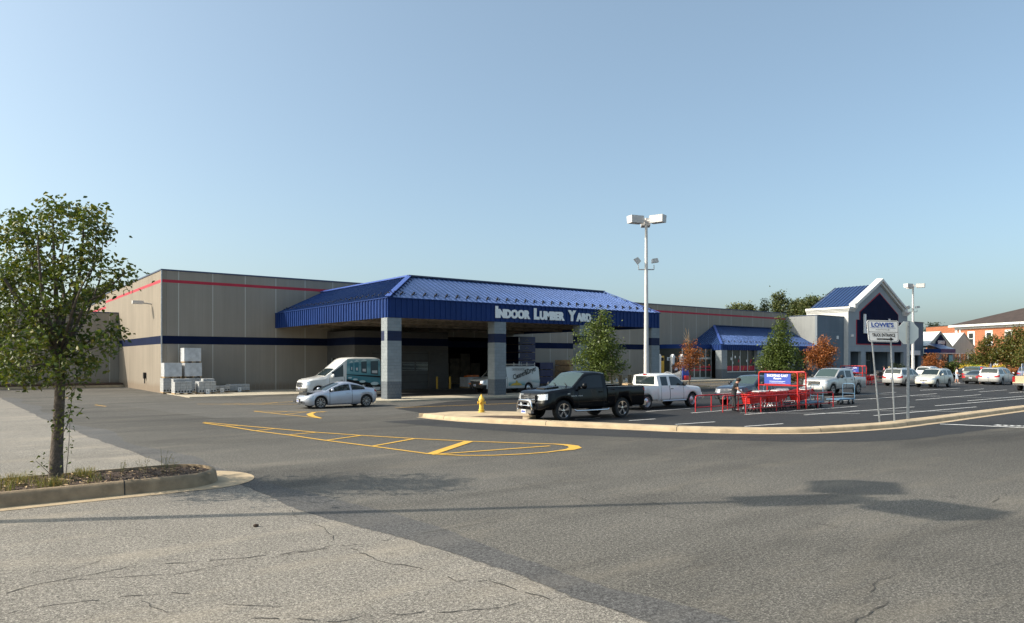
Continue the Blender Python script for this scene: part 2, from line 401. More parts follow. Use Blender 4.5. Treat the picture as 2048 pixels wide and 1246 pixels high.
# kerb with a rounded top and joints
def kerbstrip(name, outer, inner, h, m, joint=12, jo=5):
    mb = MB(); n = len(outer); vs = []
    for o, i_ in zip(outer, inner):
        dx, dy = i_[0]-o[0], i_[1]-o[1]; l = sqrt(dx*dx+dy*dy) or 1; dx /= l; dy /= l
        vs += [(o[0], o[1], 0), (o[0]+dx*.03, o[1]+dy*.03, h*.75), (o[0]+dx*.07, o[1]+dy*.07, h*.96), (o[0]+dx*.11, o[1]+dy*.11, h), (i_[0]-dx*.02, i_[1]-dy*.02, h), (i_[0], i_[1], 0)]
    fs = []; gs = []
    for i in range(n-1):
        tgt = gs if (i % joint) == jo and False else fs
        for k in range(5): tgt.append((i*6+k, (i+1)*6+k, (i+1)*6+k+1, i*6+k+1))
    fs.append((0,1,2,3,4,5)); fs.append(tuple((n-1)*6+k for k in range(5, -1, -1)))
    mb.add(vs, fs, m); 
    for i in range(jo, n-1, joint):
        a = vs[i*6:i*6+6]; b = vs[(i+1)*6]; t = (Vector(b)-Vector(a[0])).normalized()*.022
        for k in range(4):
            p, q = Vector(a[k]), Vector(a[k+1]); up = Vector((0, 0, .004))-t.cross(Vector((0,0,1))).normalized()*-.004
            mb.add([p+up, p+up+t, q+up+t, q+up], [(0,1,2,3)], MT['crack'])
    return tag(mb.build(name, smooth=50), kind='structure')
kerbstrip('kerb', kw, kin, .16, MT['kerb'], 9, 3)
gut = offs(kw, -.32)
sheet('gutter', kw + gut[::-1], .009, MT['kerb'])
# concrete corner pad with the hydrant
padp = [kin[0], kin[3], kin[6], kin[9], kin[12], kin[14]]
pad = [(kw[0][0]+.02, kw[0][1]+.35)] + [kin[k] for k in range(1, 11)] + [G(1075, 829, .15), G(1050, 823.5, .15), G(974, 822, .15), G(900, 823, .15), G(862, 826.5, .15)]
mb = MB(); mb.prism(pad, 0, .152, MT['kerb']); tag(mb.build('sidewalk'), kind='structure')
soil = [G(930,833,.156), G(985,831,.156), G(1045,831.5,.156), G(1045,838,.156), G(985,836,.156)]
mb = MB(); mb.prism(soil, .15, .158, MT['mulch']); tag(mb.build('planting_soil'), kind='structure')
# aprons beside the building
mb = MB(); mb.box(12.4, 26, 51.6, 60, -.02, .05, MT['conc'], 'b'); tag(mb.build('loading_apron'), kind='structure')
cp = [(19.6+.0,40.2),(19.9,39.2),(20.7,38.7),(21.5,38.6),(49.5,38.6),(49.5,42.0),(20.2,42.0),(19.7,41.2)]
mb = MB(); mb.prism(cp, 0, .11, MT['conc']); tag(mb.build('canopy_kerb_slab'), kind='structure')
sheet('canopy_floor', [(20.4,42.02),(50,42.02),(50,51.58),(20.4,51.58)], .004, MT['lot'])
mb = MB(); mb.box(50, 140, 52.2, 60, 0, .15, MT['conc'], 'b'); tag(mb.build('sidewalk'), kind='structure')
mb = MB(); mb.box(-30, 12.3, 75.6, 78.4, 0, .38, MT['mulch'], 'b'); mb.box(-30, 12.35, 75.2, 75.6, 0, .2, MT['kerb'], 'b'); tag(mb.build('rear_planting_bed'), kind='structure')
# ---------- painted markings ----------
mk = MB(); mw = MB()
def stripe(mb, p, q, wd, m, z=.012, px=True):
    if px: p = G(*p); q = G(*q)
    d = Vector((q[0]-p[0], q[1]-p[1])); n = Vector((-d.y, d.x)).normalized()*wd/2
    mb.add([(p[0]+n.x,p[1]+n.y,z),(p[0]-n.x,p[1]-n.y,z),(q[0]-n.x,q[1]-n.y,z),(q[0]+n.x,q[1]+n.y,z)], [(0,1,2,3)], m)
def band(mb, pts, wd, m, z=.012):
    pts = [G(*p) for p in pts]
    ws = wd if isinstance(wd, list) else [wd]*len(pts)
    a = [];
    for i, p in enumerate(pts):
        q0 = pts[max(i-1, 0)]; q1 = pts[min(i+1, len(pts)-1)]; t = Vector((q1[0]-q0[0], q1[1]-q0[1])).normalized()
        a += [(p[0]-t.y*ws[i]/2, p[1]+t.x*ws[i]/2, z), (p[0]+t.y*ws[i]/2, p[1]-t.x*ws[i]/2, z)]
    mb.add(a, [(2*i, 2*i+1, 2*i+3, 2*i+2) for i in range(len(pts)-1)], m)
yl = MT['yel']
up = [(407,845),(548,857.5),(632,865),(724,871.4),(829,877.7),(938.6,883),(1052,887),(1110,888.6)]
lo = [(407,846.5),(460,853.8),(510,862),(577.4,870.6),(648.8,881),(745.4,893.2),(858.8,908.4),(925,911.6),(989,911.3),(1050,908.5),(1094,905),(1125,901)]
band(mk, up, .11, yl); band(mk, lo, .11, yl, .0125)
band(mk, [(1105,888.4),(1130,890),(1146,892.5),(1151,896),(1140,899.5),(1118,902)], [.12,.24,.34,.38,.28,.12], yl, .013)
for a, b, w_ in (((452,852),(480,851.5),.1),((512,862),(548,858),.11),((577,870.5),(634,865),.12),((651,881.5),(722,871.5),.12),((745,893),(828,878),.13),((861,909),(938,883.2),.3),((865,909.8),(1100,892.5),.12)):
    stripe(mk, a, b, w_, yl, .0135)
band(mk, [(508,822.7),(570,829.5),(640,836.5)], .1, yl); band(mk, [(508,822.5),(580,823.2),(655,823.5)], .08, yl, .0125)
band(mk, [(650,823.8),(628,825),(619,828.5),(624,832.5),(642,837)], [.1,.22,.3,.28,.14], yl, .013)
for a, b in (((540,826),(575,823.4)),((570,829.3),(612,824.3))): stripe(mk, a, b, .09, yl, .0135)
band(mk, [(395,808.3),(500,809.2),(600,808.6)], .09, yl); band(mk, [(470,809.2),(520,806.6),(560,805.2),(595,802.5)], .09, yl, .0125)
for a, b in (((440,808.9),(480,806.8)),((520,809),(556,805.4))): stripe(mk, a, b, .08, yl, .0135)
for a, b in (((190,810),(212,813)),((120,795),(136,796.5)),((790,816),(1040,806.5))): stripe(mk, a, b, .1, yl)
for k in range(9):
    x = 57.5+k*1.55; stripe(mk, (x, 52.0), (x+.9, 48.6), .11, yl, .012, False)
stripe(mk, (48,43.5), (66,43.2), .1, yl, .012, False); stripe(mk, (50,39.6), (70,39.3), .1, yl, .012, False)
tag(mk.build('yellow_road_markings'), kind='structure')
for a, b in (((1740,798.2),(1874.2,787.5)),((1650,804.5),(1745,797.5)),((1831.5,800.5),(1961.9,789.5)),((1935.2,802),(2070,790.7)),((1608.4,830.4),(1828.4,814.2)),((1747.6,831.7),(1952.7,814.2)),((1489,829.6),(1713.7,813)),
             ((1382,826.5),(1480,819)),((1489,853.5),(1566,848)),((1350.8,849.4),(1430,844.3)),((1292,823.5),(1389,816.5)),((1150.4,839),(1200,835.8)),((1258,842),(1311,838.4)),((1929,781.4),(1968,777.8)),((1650,795),(1792,784.8)),((1870,812),(2048,797.5)),
             ((1958,784.2),(2014,780)),((2018,786.2),(2060,783)),((1840,781.2),(1920,776.5)),((1560,803.5),(1640,797.8)),((1895,763),(1915,762)),((1896,769),(1935,766)),((1960,769.8),(1972,769))):
    stripe(mw, a, b, .1, MT['wht'], .016)
for a, b in (((1700,822),(1955,823.2)),((1822,792.6),(2060,797.2)),((1480,826),(1720,827.5)),((1740,789),(1880,792)),((1840,779),(1920,782))): stripe(mw, a, b, .07, MT['wht'], .0155)
stripe(mw, (1880,848.6), (2090,857.6), .22, MT['wht'], .016)
for k in range(6): stripe(mw, (1994+k*13, 851.6+k*.5), (2003+k*13, 850.6+k*.5), .28, MT['wht'], .017)
tag(mw.build('white_road_markings'), kind='structure')
# ---------- cracks ----------
mc = MB()
def crack(pts, wd=.02, off=(0, 900), amp=.035):
    path = [G(off[0]+a/2, off[1]+b/2) for a, b in pts]
    path = jag(path, amp, .11); a = []
    for i, p in enumerate(path):
        q0 = path[max(i-1, 0)]; q1 = path[min(i+1, len(path)-1)]; t = Vector((q1[0]-q0[0], q1[1]-q0[1])).normalized()
        u = wd*random.uniform(.15, .85)
        a += [(p[0]-t.y*u/2, p[1]+t.x*u/2, .009), (p[0]+t.y*u/2, p[1]-t.x*u/2, .009)]
    mc.add(a, [(2*i, 2*i+1, 2*i+3, 2*i+2) for i in range(len(path)-1) if random.random() > .2], MT['crack'])
crack([(-60,605),(120,545),(250,520),(380,495),(500,470),(620,458),(750,452),(1000,432),(1250,402),(1450,380),(1600,352),(1750,325),(1870,303),(1990,288)], .026)
crack([(150,552),(320,520),(700,498),(1000,442),(1250,405),(1340,380)], .02)
crack([(1160,240),(1200,280),(1270,300),(1330,345),(1325,370)], .03)
crack([(1365,380),(1430,402),(1500,440),(1560,460),(1650,465),(1780,510),(1830,525),(1960,525),(2060,565),(2200,600)], .03)
crack([(-40,668),(200,625),(490,590),(680,575),(760,578)], .022)
crack([(1000,672),(1350,688),(1500,665),(1750,650),(1950,640),(2080,612)], .026)
crack([(900,620),(1060,625),(1140,630)], .015); crack([(560,610),(640,640),(720,650)], .014)
crack([(1080,215),(1150,228),(1290,205)], .012)
o2 = (1024, 840)
crack([(1560,615),(1500,632),(1460,650),(1430,690)], .022, o2); crack([(1520,715),(1450,760),(1370,812)], .022, o2)
crack([(-20,240),(200,290),(330,330),(450,345),(560,380),(700,400),(860,420)], .02, o2)
crack([(280,120),(500,135),(800,150),(1000,165),(1200,178),(1600,205),(2048,250)], .03, o2)
crack([(420,295),(520,320),(640,355),(720,372)], .022, o2); crack([(1990,290),(1950,310),(1920,330)], .025, o2)
crack([(500,400),(540,420),(600,412)], .02, o2); crack([(1500,640),(1750,655),(1900,690),(2048,720)], .008, o2)
crack([(1060,480),(1200,490),(1400,470),(1600,500)], .008, o2)
crack([(-1100,60),(-900,40),(-700,48),(-640,60)], .02, o2)
random.seed(77)
for q in range(46):
    x0 = random.uniform(-200, 2000); y0 = random.choice([random.uniform(900, 1240), random.uniform(870, 1000)]); p_ = [(x0*2, (y0-900)*2)]; a_ = random.uniform(-.25, .3)
    for k in range(random.randint(3, 8)): a_ += random.gauss(0, .25); p_.append((p_[-1][0]+random.uniform(50, 130), p_[-1][1]+random.uniform(50, 130)*math.tan(max(-.6, min(.6, a_)))*.5))
    if min(b for a, b in p_) > -60: crack(p_, random.uniform(.006, .014), (0, 900), .03)
tag(mc.build('pavement_cracks'), kind='structure')
# few pebbles on the near pavement
for px, py, r in ((512,1054,.035),(104,948,.02),(905,1169,.012)):
    mb = MB(); bm = bmesh.new(); bmesh.ops.create_icosphere(bm, subdivisions=2, radius=r)
    x, y = G(px, py)
    vs = [(v.co.x*1.3*random.uniform(.85,1.1), v.co.y*random.uniform(.85,1.1), v.co.z*.7+r*.6) for v in bm.verts]; fs = [[v.index for v in f.verts] for f in bm.faces]; bm.free()
    if r == .035:
        mb.add(vs, fs, MT['mulch']); o = mb.build('stone', smooth=60); o.location = (x, y, .004)
        tag(o, 'small dark brown stone lying alone on the pale near pavement', 'stone')

# ================= text =================
def text_mesh(s, size=1.0, bold=0.0, shear=0.0, extr=.0):
    cu = bpy.data.curves.new('t', 'FONT'); cu.body = s; cu.size = size; cu.offset = bold; cu.shear = shear; cu.extrude = extr; cu.resolution_u = 3
    o = bpy.data.objects.new('t', cu); COL.objects.link(o)
    bpy.context.view_layer.update()
    me = bpy.data.meshes.new_from_object(o.evaluated_get(bpy.context.evaluated_depsgraph_get()))
    vs = [tuple(v.co) for v in me.vertices]; fs = [tuple(p.vertices) for p in me.polygons]
    bpy.data.objects.remove(o); bpy.data.curves.remove(cu); bpy.data.meshes.remove(me)
    return vs, fs
def put_text(mb, s, origin, ux, uz, width, height, m, bold=0.0, shear=0.0, depth=0.0, center=False):
    """writes s in plane origin+ux*x+uz*z, fitted to width x height (capital height)"""
    vs, fs = text_mesh(s, 1.0, bold, shear, .05 if depth else 0)
    x0 = min(v[0] for v in vs); x1 = max(v[0] for v in vs); y0 = min(v[1] for v in vs); y1 = max(v[1] for v in vs)
    if 'y' in s or 'g' in s or 'p' in s: y0 = 0; y1 = max(y1, .7)
    o = Vector(origin); ux = Vector(ux).normalized(); uz = Vector(uz).normalized(); n = ux.cross(uz)
    kx = width/(x1-x0); kz = height/(y1-y0); off = -width/2 if center else 0
    mb.add([o + ux*((v[0]-x0)*kx+off) + uz*((v[1]-y0)*kz) + n*(v[2]*depth/.05 if depth else 0) for v in vs], fs, m)
def smallcaps(mb, words, origin, ux, uz, total, capH, lowH, m, depth, bold=.03, gap=.5):
    items = []; 
    for wd in words:
        items.append((wd[0], capH)); items.append((wd[1:], lowH)); items.append((None, gap))
    items.pop(); ws = []; nat = 0
    for s, h in items:
        if s is None: ws.append(h*capH); nat += h*capH; continue
        vs, _ = text_mesh(s, 1.0, bold); wv = (max(v[0] for v in vs)-min(v[0] for v in vs)); hh = .72
        ws.append(wv/hh*h); nat += wv/hh*h + .07*capH
    k = total/nat; x = 0; ux = Vector(ux).normalized()
    for (s, h), w_ in zip(items, ws):
        if s is None: x += w_*k; continue
        put_text(mb, s, Vector(origin)+ux*x, ux, uz, w_*k, h, m, bold, 0, depth); x += w_*k + .07*capH*k

# ================= the store =================
store = empty('store_building', (12.4, 60, 0), 0, 'long grey store building with blue canopies, red stripe and gabled entrance tower', 'store')
YW = 60.0; ZR = 9.44
mb = MB()   # front wall with openings, in pieces
def wp(x0, x1, z0, z1): mb.box(x0, x1, YW, YW+.35, z0, z1, MT['wallS'])
wp(12.4+.36, 35.6, 0, ZR); wp(35.6, 47.6, 4.8, ZR); wp(47.6, 79.2, 0, ZR); wp(79.2, 98.5, 0, ZR)
part(mb, 'front_wall', store)
mb = MB(); mb.box(125, 135, YW, YW+.3, 0, ZR-.5, MT['wallS']); part(mb, 'front_wall', store)
mb = MB(); mb.box(12.4, 12.75, YW, 86.0, 0, ZR, MT['wallL']); mb.box(12.4, 12.75, 86.0, 106, 0, 8.9, MT['wallL']); part(mb, 'side_wall', store)
mb = MB(); mb.add([(12.75,YW+.35,9.1),(133,YW+.35,9.1),(133,105.7,9.1),(12.75,105.7,8.6)], [(0,1,2,3)], MT['dark2']); mb.box(12.75,133,105.7,106,0,8.9,MT['wallL']); part(mb, 'flat_roof', store)
mb = MB(); mb.box(12.35, 98.2, YW-.05, YW+.45, ZR, ZR+.1, MT['coping']); mb.box(12.35, 12.85, YW+.45, 86, ZR, ZR+.1, MT['coping']); mb.box(12.35,12.85,86,106,8.9,9.0,MT['coping']); part(mb, 'parapet_coping', store)
mb = MB()
mb.box(12.397, 98.2, YW-.004, YW, 3.785, 4.415, MT['blueband']); mb.box(12.396, 12.4, YW-.004, 78.4, 3.785, 4.415, MT['blueband']); part(mb, 'blue_stripe', store)
mb = MB(); mb.box(12.397, 98.2, YW-.004, YW, 8.52, 8.75, MT['redband']); mb.box(12.396, 12.4, YW-.004, 86, 8.52, 8.75, MT['redband']); mb.box(12.396, 12.4, 86.0, 106, 7.95, 8.18, MT['redband']); part(mb, 'red_stripe', store)
mb = MB(); mb.box(12.36, 12.44, YW-.04, YW+.03, 0, ZR, MT['galv']); part(mb, 'corner_trim', store)
# wall light on the side wall
mb = MB(); x, y = 12.4, 63.6
mb.tube([(12.4, y, 7.05), (12.0, y, 7.1), (11.75, y, 7.1)], .05, MT['galv']); mb.box(11.0, 11.8, y-.2, y+.2, 7.02, 7.28, MT['lampp'])
part(mb, 'wall_light', store)
mb = MB(); mb.box(12.2, 12.4, 65.6, 65.9, 1.0, 1.5, MT['black']); mb.tube([(12.3,65.75,1.2),(12.3,65.75,.6)], .04, MT['black']); part(mb, 'pipe_outlet', store)
# ---- lumber canopy ----
X0, X1, Y0 = 21.2, 46.7, 40.1; RX0, RX1, RY0, RZ = 25.3, 44.5, 44.6, 8.45; FT = 6.46; FB = 5.22
mb = MB(); R = MT['roofb']
E = [(X0,YW,FT),(X0,Y0,FT),(X1,Y0,FT),(X1,YW,FT)]; T = [(RX0,YW,RZ),(RX0,RY0,RZ),(RX1,RY0,RZ),(RX1,YW,RZ)]
mb.add(E+T, [(0,1,5,4),(1,2,6,5),(2,3,7,6),(4,5,6,7)], R)
def seams(mb, e0, e1, t0, t1, n, m, h=.05, wd=.03):
    """standing seams running straight up a trapezoid slope: eave e0-e1, ridge t0-t1"""
    e0, e1, t0, t1 = map(Vector, (e0, e1, t0, t1)); ed = (e1-e0); L_ = ed.length; ed.normalize()
    a0 = (t0-e0).dot(ed); a1 = (t1-e0).dot(ed); up = (t0-e0)-ed*a0; nn = ed.cross(up).normalized()
    if nn.z < 0: nn = -nn
    for i in range(n+1):
        s_ = L_*i/n; f = 1.0
        if s_ < a0: f = s_/max(a0, 1e-6)
        if s_ > a1: f = (L_-s_)/max(L_-a1, 1e-6)
        if f < .03: continue
        p = e0+ed*s_+nn*h*.5; q = p+up*f; mb.bar(p, q, wd, h, m)
seams(mb, E[1], E[2], T[1], T[2], 60, R); seams(mb, E[1], E[0], T[1], T[0], 47, R); seams(mb, E[3], E[2], T[3], T[2], 40, R)
canopy = part(mb, 'canopy_roof', store)
mb = MB()
for a, b in ((E[1], T[1]), (E[2], T[2])): mb.bar(Vector(a)+Vector((0,0,.07)), Vector(b)+Vector((0,0,.07)), .34, .05, MT['hip'])
mb.bar((RX0-.1,RY0,RZ+.06),(RX1+.1,RY0,RZ+.06),.3,.1,MT['coping']); mb.bar((RX0,RY0,RZ+.06),(RX0,YW,RZ+.06),.3,.1,MT['hip'])
part(mb, 'ridge_cap', canopy)
def guards(e0, e1, inx, iny, n, lo=.6):
    for i in range(n):
        f = (i+.5)/n; mb = MB()
        for k, (df, dz) in enumerate(((0, 0), (.35/n, .1))):
            p = Vector(e0).lerp(Vector(e1), f+df) + Vector((inx, iny, 0))*(lo+k*.32)
            p.z = FT + (lo+k*.32)*(RZ-FT)/4.3 + .09
            mb.box(p.x-.05, p.x+.05, p.y-.05, p.y+.05, p.z-.09, p.z+.01, MT['gap'])
        q1 = Vector(mb.v[0])+Vector((.05,.05,.03)); q2 = Vector(mb.v[8])+Vector((.05,.05,.03)); mb.bar(q1, q2, .012, .012, MT['gap'])
        part(mb, 'snow_guard', canopy)
guards(E[1], E[2], 0, 1, 30); guards(E[1], E[0], 1, 0, 22)
mb = MB(); Fm = MT['fasc']; th = .12
mb.box(X0+.02, X1-.02, Y0+.02, Y0+th, FB, FT, Fm); mb.box(X0+.02, X0+th, Y0+th, YW-1.4, FB, FT, Fm); mb.box(X1-th, X1-.02, Y0+th, YW, FB, FT, Fm)
mb.box(X0+.02, X0+th, YW-1.4, YW, FB, FT, Fm)
for i in range(62): x = X0+.2+i*(X1-X0-.4)/61; mb.box(x-.035, x+.035, Y0-.035, Y0+.02, FB, FT-.02, Fm)
for i in range(48): y = Y0+.2+i*(YW-Y0-.3)/47; mb.box(X0-.04, X0+.02, y-.04, y+.04, FB, FT-.02, Fm); mb.box(X1-.02, X1+.04, y-.04, y+.04, FB, FT-.02, Fm)
mb.box(X0-.05, X1+.05, Y0-.05, Y0+.03, FT-.03, FT+.03, Fm); mb.box(X0-.05, X0+.03, Y0+.03, YW, FT-.03, FT+.03, Fm)
part(mb, 'fascia', canopy)
mb = MB(); mb.add([(X0+.1,Y0+.1,5.75),(X1-.1,Y0+.1,5.75),(X1-.1,YW,5.75),(X0+.1,YW,5.75)], [(0,1,2,3)], MT['soff'])
for k in range(33): x = X0+.5+k*.77; mb.box(x-.03, x+.03, Y0+.15, YW, 5.42, 5.47, MT['steel']); mb.box(x-.025, x+.025, Y0+.15, YW, 5.69, 5.74, MT['steel'])
for k in range(4): y = Y0+.45+k*5.9; mb.box(X0+.15, X1-.15, y-.15, y+.15, 5.25, 5.68, MT['steel'])
part(mb, 'soffit', canopy)
def pillar(x0, x1, y0, y1, top, parent, sidew=True):
    mb = MB(); mb.box(x0, x1, y0, y1, 1.2, 3.76, MT['blk']); mb.box(x0, x1, y0, y1, 4.38, top, MT['blk']); mb.box(x0, x1, y0, y1, 3.76, 4.38, MT['blkN'] if not sidew else MT['blkN'])
    if sidew: mb.box(x0-.004, x0, y0, y0+.38, 3.76, 4.38, MT['blk'])
    mb.box(x0, x1, y0, y1, .0, 1.2, MT['blkD'])
    return part(mb, 'pillar', parent)
for k, xx in enumerate((21.2, 29.5, 37.6, 45.7)): pillar(xx, xx+1.0, 40.13, 40.93, 5.215, canopy, k == 0)
mb = MB(); smallcaps(mb, ['INDOOR', 'LUMBER', 'YARD'], (29.5, Y0-.06, 5.47), (1,0,0), (0,0,1), 9.2, .82, .64, MT['letter'], .012, .06)
for k in range(1, 3): smallcaps(mb, ['INDOOR', 'LUMBER', 'YARD'], (29.5+.02*k, Y0-.06-.004*k, 5.47+.003*k), (1,0,0), (0,0,1), 9.2, .82, .64, MT['letter'], .012, .06)
part(mb, 'sign_lettering', canopy)
# ---- vestibule under the canopy ----
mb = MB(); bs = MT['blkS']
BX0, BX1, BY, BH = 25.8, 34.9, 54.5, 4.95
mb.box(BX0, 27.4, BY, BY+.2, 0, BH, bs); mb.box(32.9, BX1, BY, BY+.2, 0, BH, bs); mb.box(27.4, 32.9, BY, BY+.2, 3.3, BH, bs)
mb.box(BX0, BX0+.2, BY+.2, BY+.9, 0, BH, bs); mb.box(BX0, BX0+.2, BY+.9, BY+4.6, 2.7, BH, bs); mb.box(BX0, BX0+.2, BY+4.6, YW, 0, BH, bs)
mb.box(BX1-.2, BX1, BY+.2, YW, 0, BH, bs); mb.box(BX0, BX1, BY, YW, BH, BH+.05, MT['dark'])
mb.box(BX0-.004, BX1+.004, BY-.004, BY, 3.785, 4.415, MT['blueband']); mb.box(BX0-.004, BX0, BY, YW, 3.785, 4.415, MT['blueband'])
vest = part(mb, 'vestibule', store)
mb = MB(); mb.box(27.4, 32.9, BY+.12, BY+.16, 0, 3.3, MT['doorg'])
for k in range(5): mb.box(27.4, 32.9, BY+.1, BY+.12, .62*k+.6, .62*k+.63, MT['dark2'])
for k in range(4): mb.box(27.55+k*1.36, 28.75+k*1.36, BY+.095, BY+.115, 1.65, 2.27, MT['glassD']); 
for k in range(4):
    for j in range(6): mb.box(27.55+k*1.36, 28.75+k*1.36, BY+.085, BY+.095, 1.66+j*.12, 1.685+j*.12, MT['alu'])
part(mb, 'roller_door', vest)
mb = MB(); mb.box(BX0+.05, BX0+.08, BY+.9, BY+4.6, 0, 2.7, MT['glassG'])
for k in range(5): y = BY+.9+k*.925; mb.box(BX0+.02, BX0+.1, y-.05, y+.05, 0, 2.7, MT['alu'])
mb.box(BX0+.015, BX0+.1, BY+.9, BY+4.6, 2.25, 2.36, MT['alu']); part(mb, 'entrance_door', vest)
# dark hall behind the opening
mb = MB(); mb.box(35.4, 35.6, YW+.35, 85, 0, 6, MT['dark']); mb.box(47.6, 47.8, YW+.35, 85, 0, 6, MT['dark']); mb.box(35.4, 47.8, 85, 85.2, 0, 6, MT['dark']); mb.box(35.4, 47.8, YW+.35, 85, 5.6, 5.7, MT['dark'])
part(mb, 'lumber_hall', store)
# ---- right awning ----
AX0, AX1, AY, AXR = 75.7, 98.2, 55.0, 80.9
mb = MB(); mb.add([(AX0,YW,4.45),(AX0,AY,4.45),(AX1,AY,4.45),(AXR,YW,7.15),(AX1,YW,7.15)], [(0,1,3),(1,2,4,3)], R)
seams(mb, (AX0,AY,4.45), (AX0,YW,4.45), (AXR,YW,7.15), (AXR,YW,7.15001), 12, R, .06, .04)
seams(mb, (AX0,AY,4.45), (AX1,AY,4.45), (AXR,YW,7.15), (AX1,YW,7.15), 52, R, .05, .03)
awn = part(mb, 'awning_roof', store)
mb = MB(); mb.bar((AX0,AY,4.52),(AXR,YW,7.2),.3,.05,MT['hip']); mb.bar((AXR,YW-.1,7.2),(AX1,YW-.1,7.2),.25,.08,MT['coping'])
for k in range(32): x = AX0+1+k*.68; mb.box(x, x+.1, AY+.7, AY+.85, 4.82, 5.02, MT['coping'])
part(mb, 'ridge_cap', awn)
mb = MB(); mb.box(AX0+.02, AX1, AY+.02, AY+.12, 3.76, 4.45, Fm); mb.box(AX0+.02, AX0+.12, AY+.12, YW, 3.76, 4.45, Fm)
for k in range(56): x = AX0+.1+k*.4; mb.box(x-.03, x+.03, AY-.03, AY+.02, 3.76, 4.43, Fm)
for k in range(13): y = AY+.1+k*.4; mb.box(AX0-.03, AX0+.02, y-.03, y+.03, 3.76, 4.43, Fm)
mb.box(AX0+.12, AX1, AY+.12, YW, 3.9, 3.95, MT['soff']); part(mb, 'fascia', awn)
def pil2(x0, x1, y0, y1, top, parent):
    mb = MB(); mb.box(x0, x1, y0, y1, 1.35, top, MT['blk']); mb.box(x0, x1, y0, y1, 0, 1.35, MT['blkD']); return part(mb, 'pillar', parent)
for a, b in ((75.75, 76.9), (83.5, 84.9), (91.5, 92.6), (96.9, 98.1)): pil2(a, b, AY+.05, AY+.95, 3.95, awn)
mb = MB()   # shop window between pillars
for a, b in ((76.9, 83.5), (84.9, 91.5)):
    mb.box(a, b, AY+.3, AY+.7, 0, .95, MT['blkD']); mb.box(a, b, AY+.2, AY+.3, .95, 1.05, MT['alu'])
    mb.box(a, b, AY+.5, AY+.52, 1.05, 3.9, MT['glassG'])
    for k in range(5): x = a+(b-a)*k/4; mb.box(x-.05, x+.05, AY+.42, AY+.5, 1.05, 3.9, MT['alu'])
    mb.box(a, b, AY+.488, AY+.499, 1.15, 1.75, MT['redband'])
    random.seed(9)
    for k in range(9): x = a+.3+random.random()*(b-a-.9); z = 1.9+random.random()*.9; mb.box(x, x+.25, AY+.49, AY+.498, z, z+.3, random.choice([MT['white'], MT['redband'], MT['white'], MT['black']]))
    for k in range(5): x = a+.4+k*1.2; mb.bar((x, AY+.497, 1.1), (x+.25, AY+.497, 1.75), .08, .01, MT['hydr'])
part(mb, 'shop_window', awn)
mb = MB(); dx = 71.5; 
for (xa, ya, xb, yb) in ((70.0, 56.6, 75.7, 56.6),):
    mb.box(xa, xb, ya, ya+.04, 0, 3.9, MT['glassG'])
    for k in range(6): x = xa+(xb-xa)*k/5; mb.box(x-.06, x+.06, ya-.06, ya, 0, 3.9, MT['alu'])
    mb.box(xa, xb, ya-.07, ya-.01, 2.6, 2.85, MT['alu']); mb.box(xa, xb, ya-.02, ya-.005, 1.55, 1.75, MT['redband']); mb.box(xa, xb, ya-.03, ya-.005, 1.15, 1.35, MT['redband'])
    mb.box(xa, xb, ya-.05, ya, 0, .35, MT['alu']); mb.box(xa-.1, xb, ya, YW, 3.95, 4.45, Fm)
    mb.box(xa-.1, xa, ya, YW, 0, 3.95, MT['glassG'])
part(mb, 'lumber_exit_doors', store)
# ---- grey blocks and tower ----
mb = MB(); mb.box(98.2, 105.8, 55.0, 55.3, 0, 8.95, MT['greyF']); mb.box(98.2, 98.5, 55.3, YW+3, 0, 8.95, MT['greyL']); mb.box(98.5,105.8,55.3,63,8.6,8.7,MT['dark2'])
mb.box(98.15, 105.8, 54.95, 55.4, 8.95, 9.04, MT['coping']); mb.box(98.15, 98.6, 55.4, YW+3, 8.95, 9.04, MT['coping']); 
mb.box(98.19, 105.8, 54.99, 55.0, 0, 1.0, MT['blkD']); mb.box(103.6, 104.1, 54.9, 55.0, 5.6, 6.1, MT['white'])
part(mb, 'grey_side_block', store)
mb = MB(); mb.box(125.3, 127.5, 55.0, 55.3, 0, 8.95, MT['greyF']); mb.box(131.5, 133, 55.0, 55.3, 0, 8.95, MT['greyF']); mb.box(127.5, 131.5, 55.0, 55.3, 3.9, 8.95, MT['greyF']); mb.box(132.7, 133, 55.3, 80, 0, 8.95, MT['greyF'])
mb.box(125.3, 133.05, 54.95, 55.4, 8.95, 9.04, MT['coping']); mb.box(127.3, 131.7, 54.93, 54.99, 3.3, 4.1, MT['white']); mb.box(127.5,131.5,56.5,56.6,0,3.9,MT['doorg']); mb.box(125.3,133,55.3,75,8.6,8.7,MT['dark2'])
part(mb, 'grey_side_block', store)
TY = 54.3; mb = MB(); tf = MT['towF']
def tw(x0, x1, z0, z1): mb.box(x0, x1, TY, TY+.5, z0, z1, tf)
ops = [(106.4, 109.7), (111.1, 119.3), (120.6, 123.9)]
tw(105.8, 106.4, 0, 3.78); tw(109.7, 111.1, 0, 3.78); tw(119.3, 120.6, 0, 3.78); tw(123.9, 125.3, 0, 3.78); tw(105.8, 125.3, 3.78, 9.9)
cx = 115.5
mb.ext([(107.6, 9.9), (123.4, 9.9), (123.4, 10.6), (cx, 14.9), (107.6, 10.6)], (0, TY, 0), (1,0,0), (0,0,1), (0,.5,0), tf)
mb.box(125.0, 125.3, TY+.5, 63, 0, 9.9, MT['greyF'])
tow = part(mb, 'entrance_tower', store)
mb = MB(); mb.box(105.78, 106.1, TY+.01, 61, 0, 9.9, MT['towL']); part(mb, 'tower_side_wall', store)
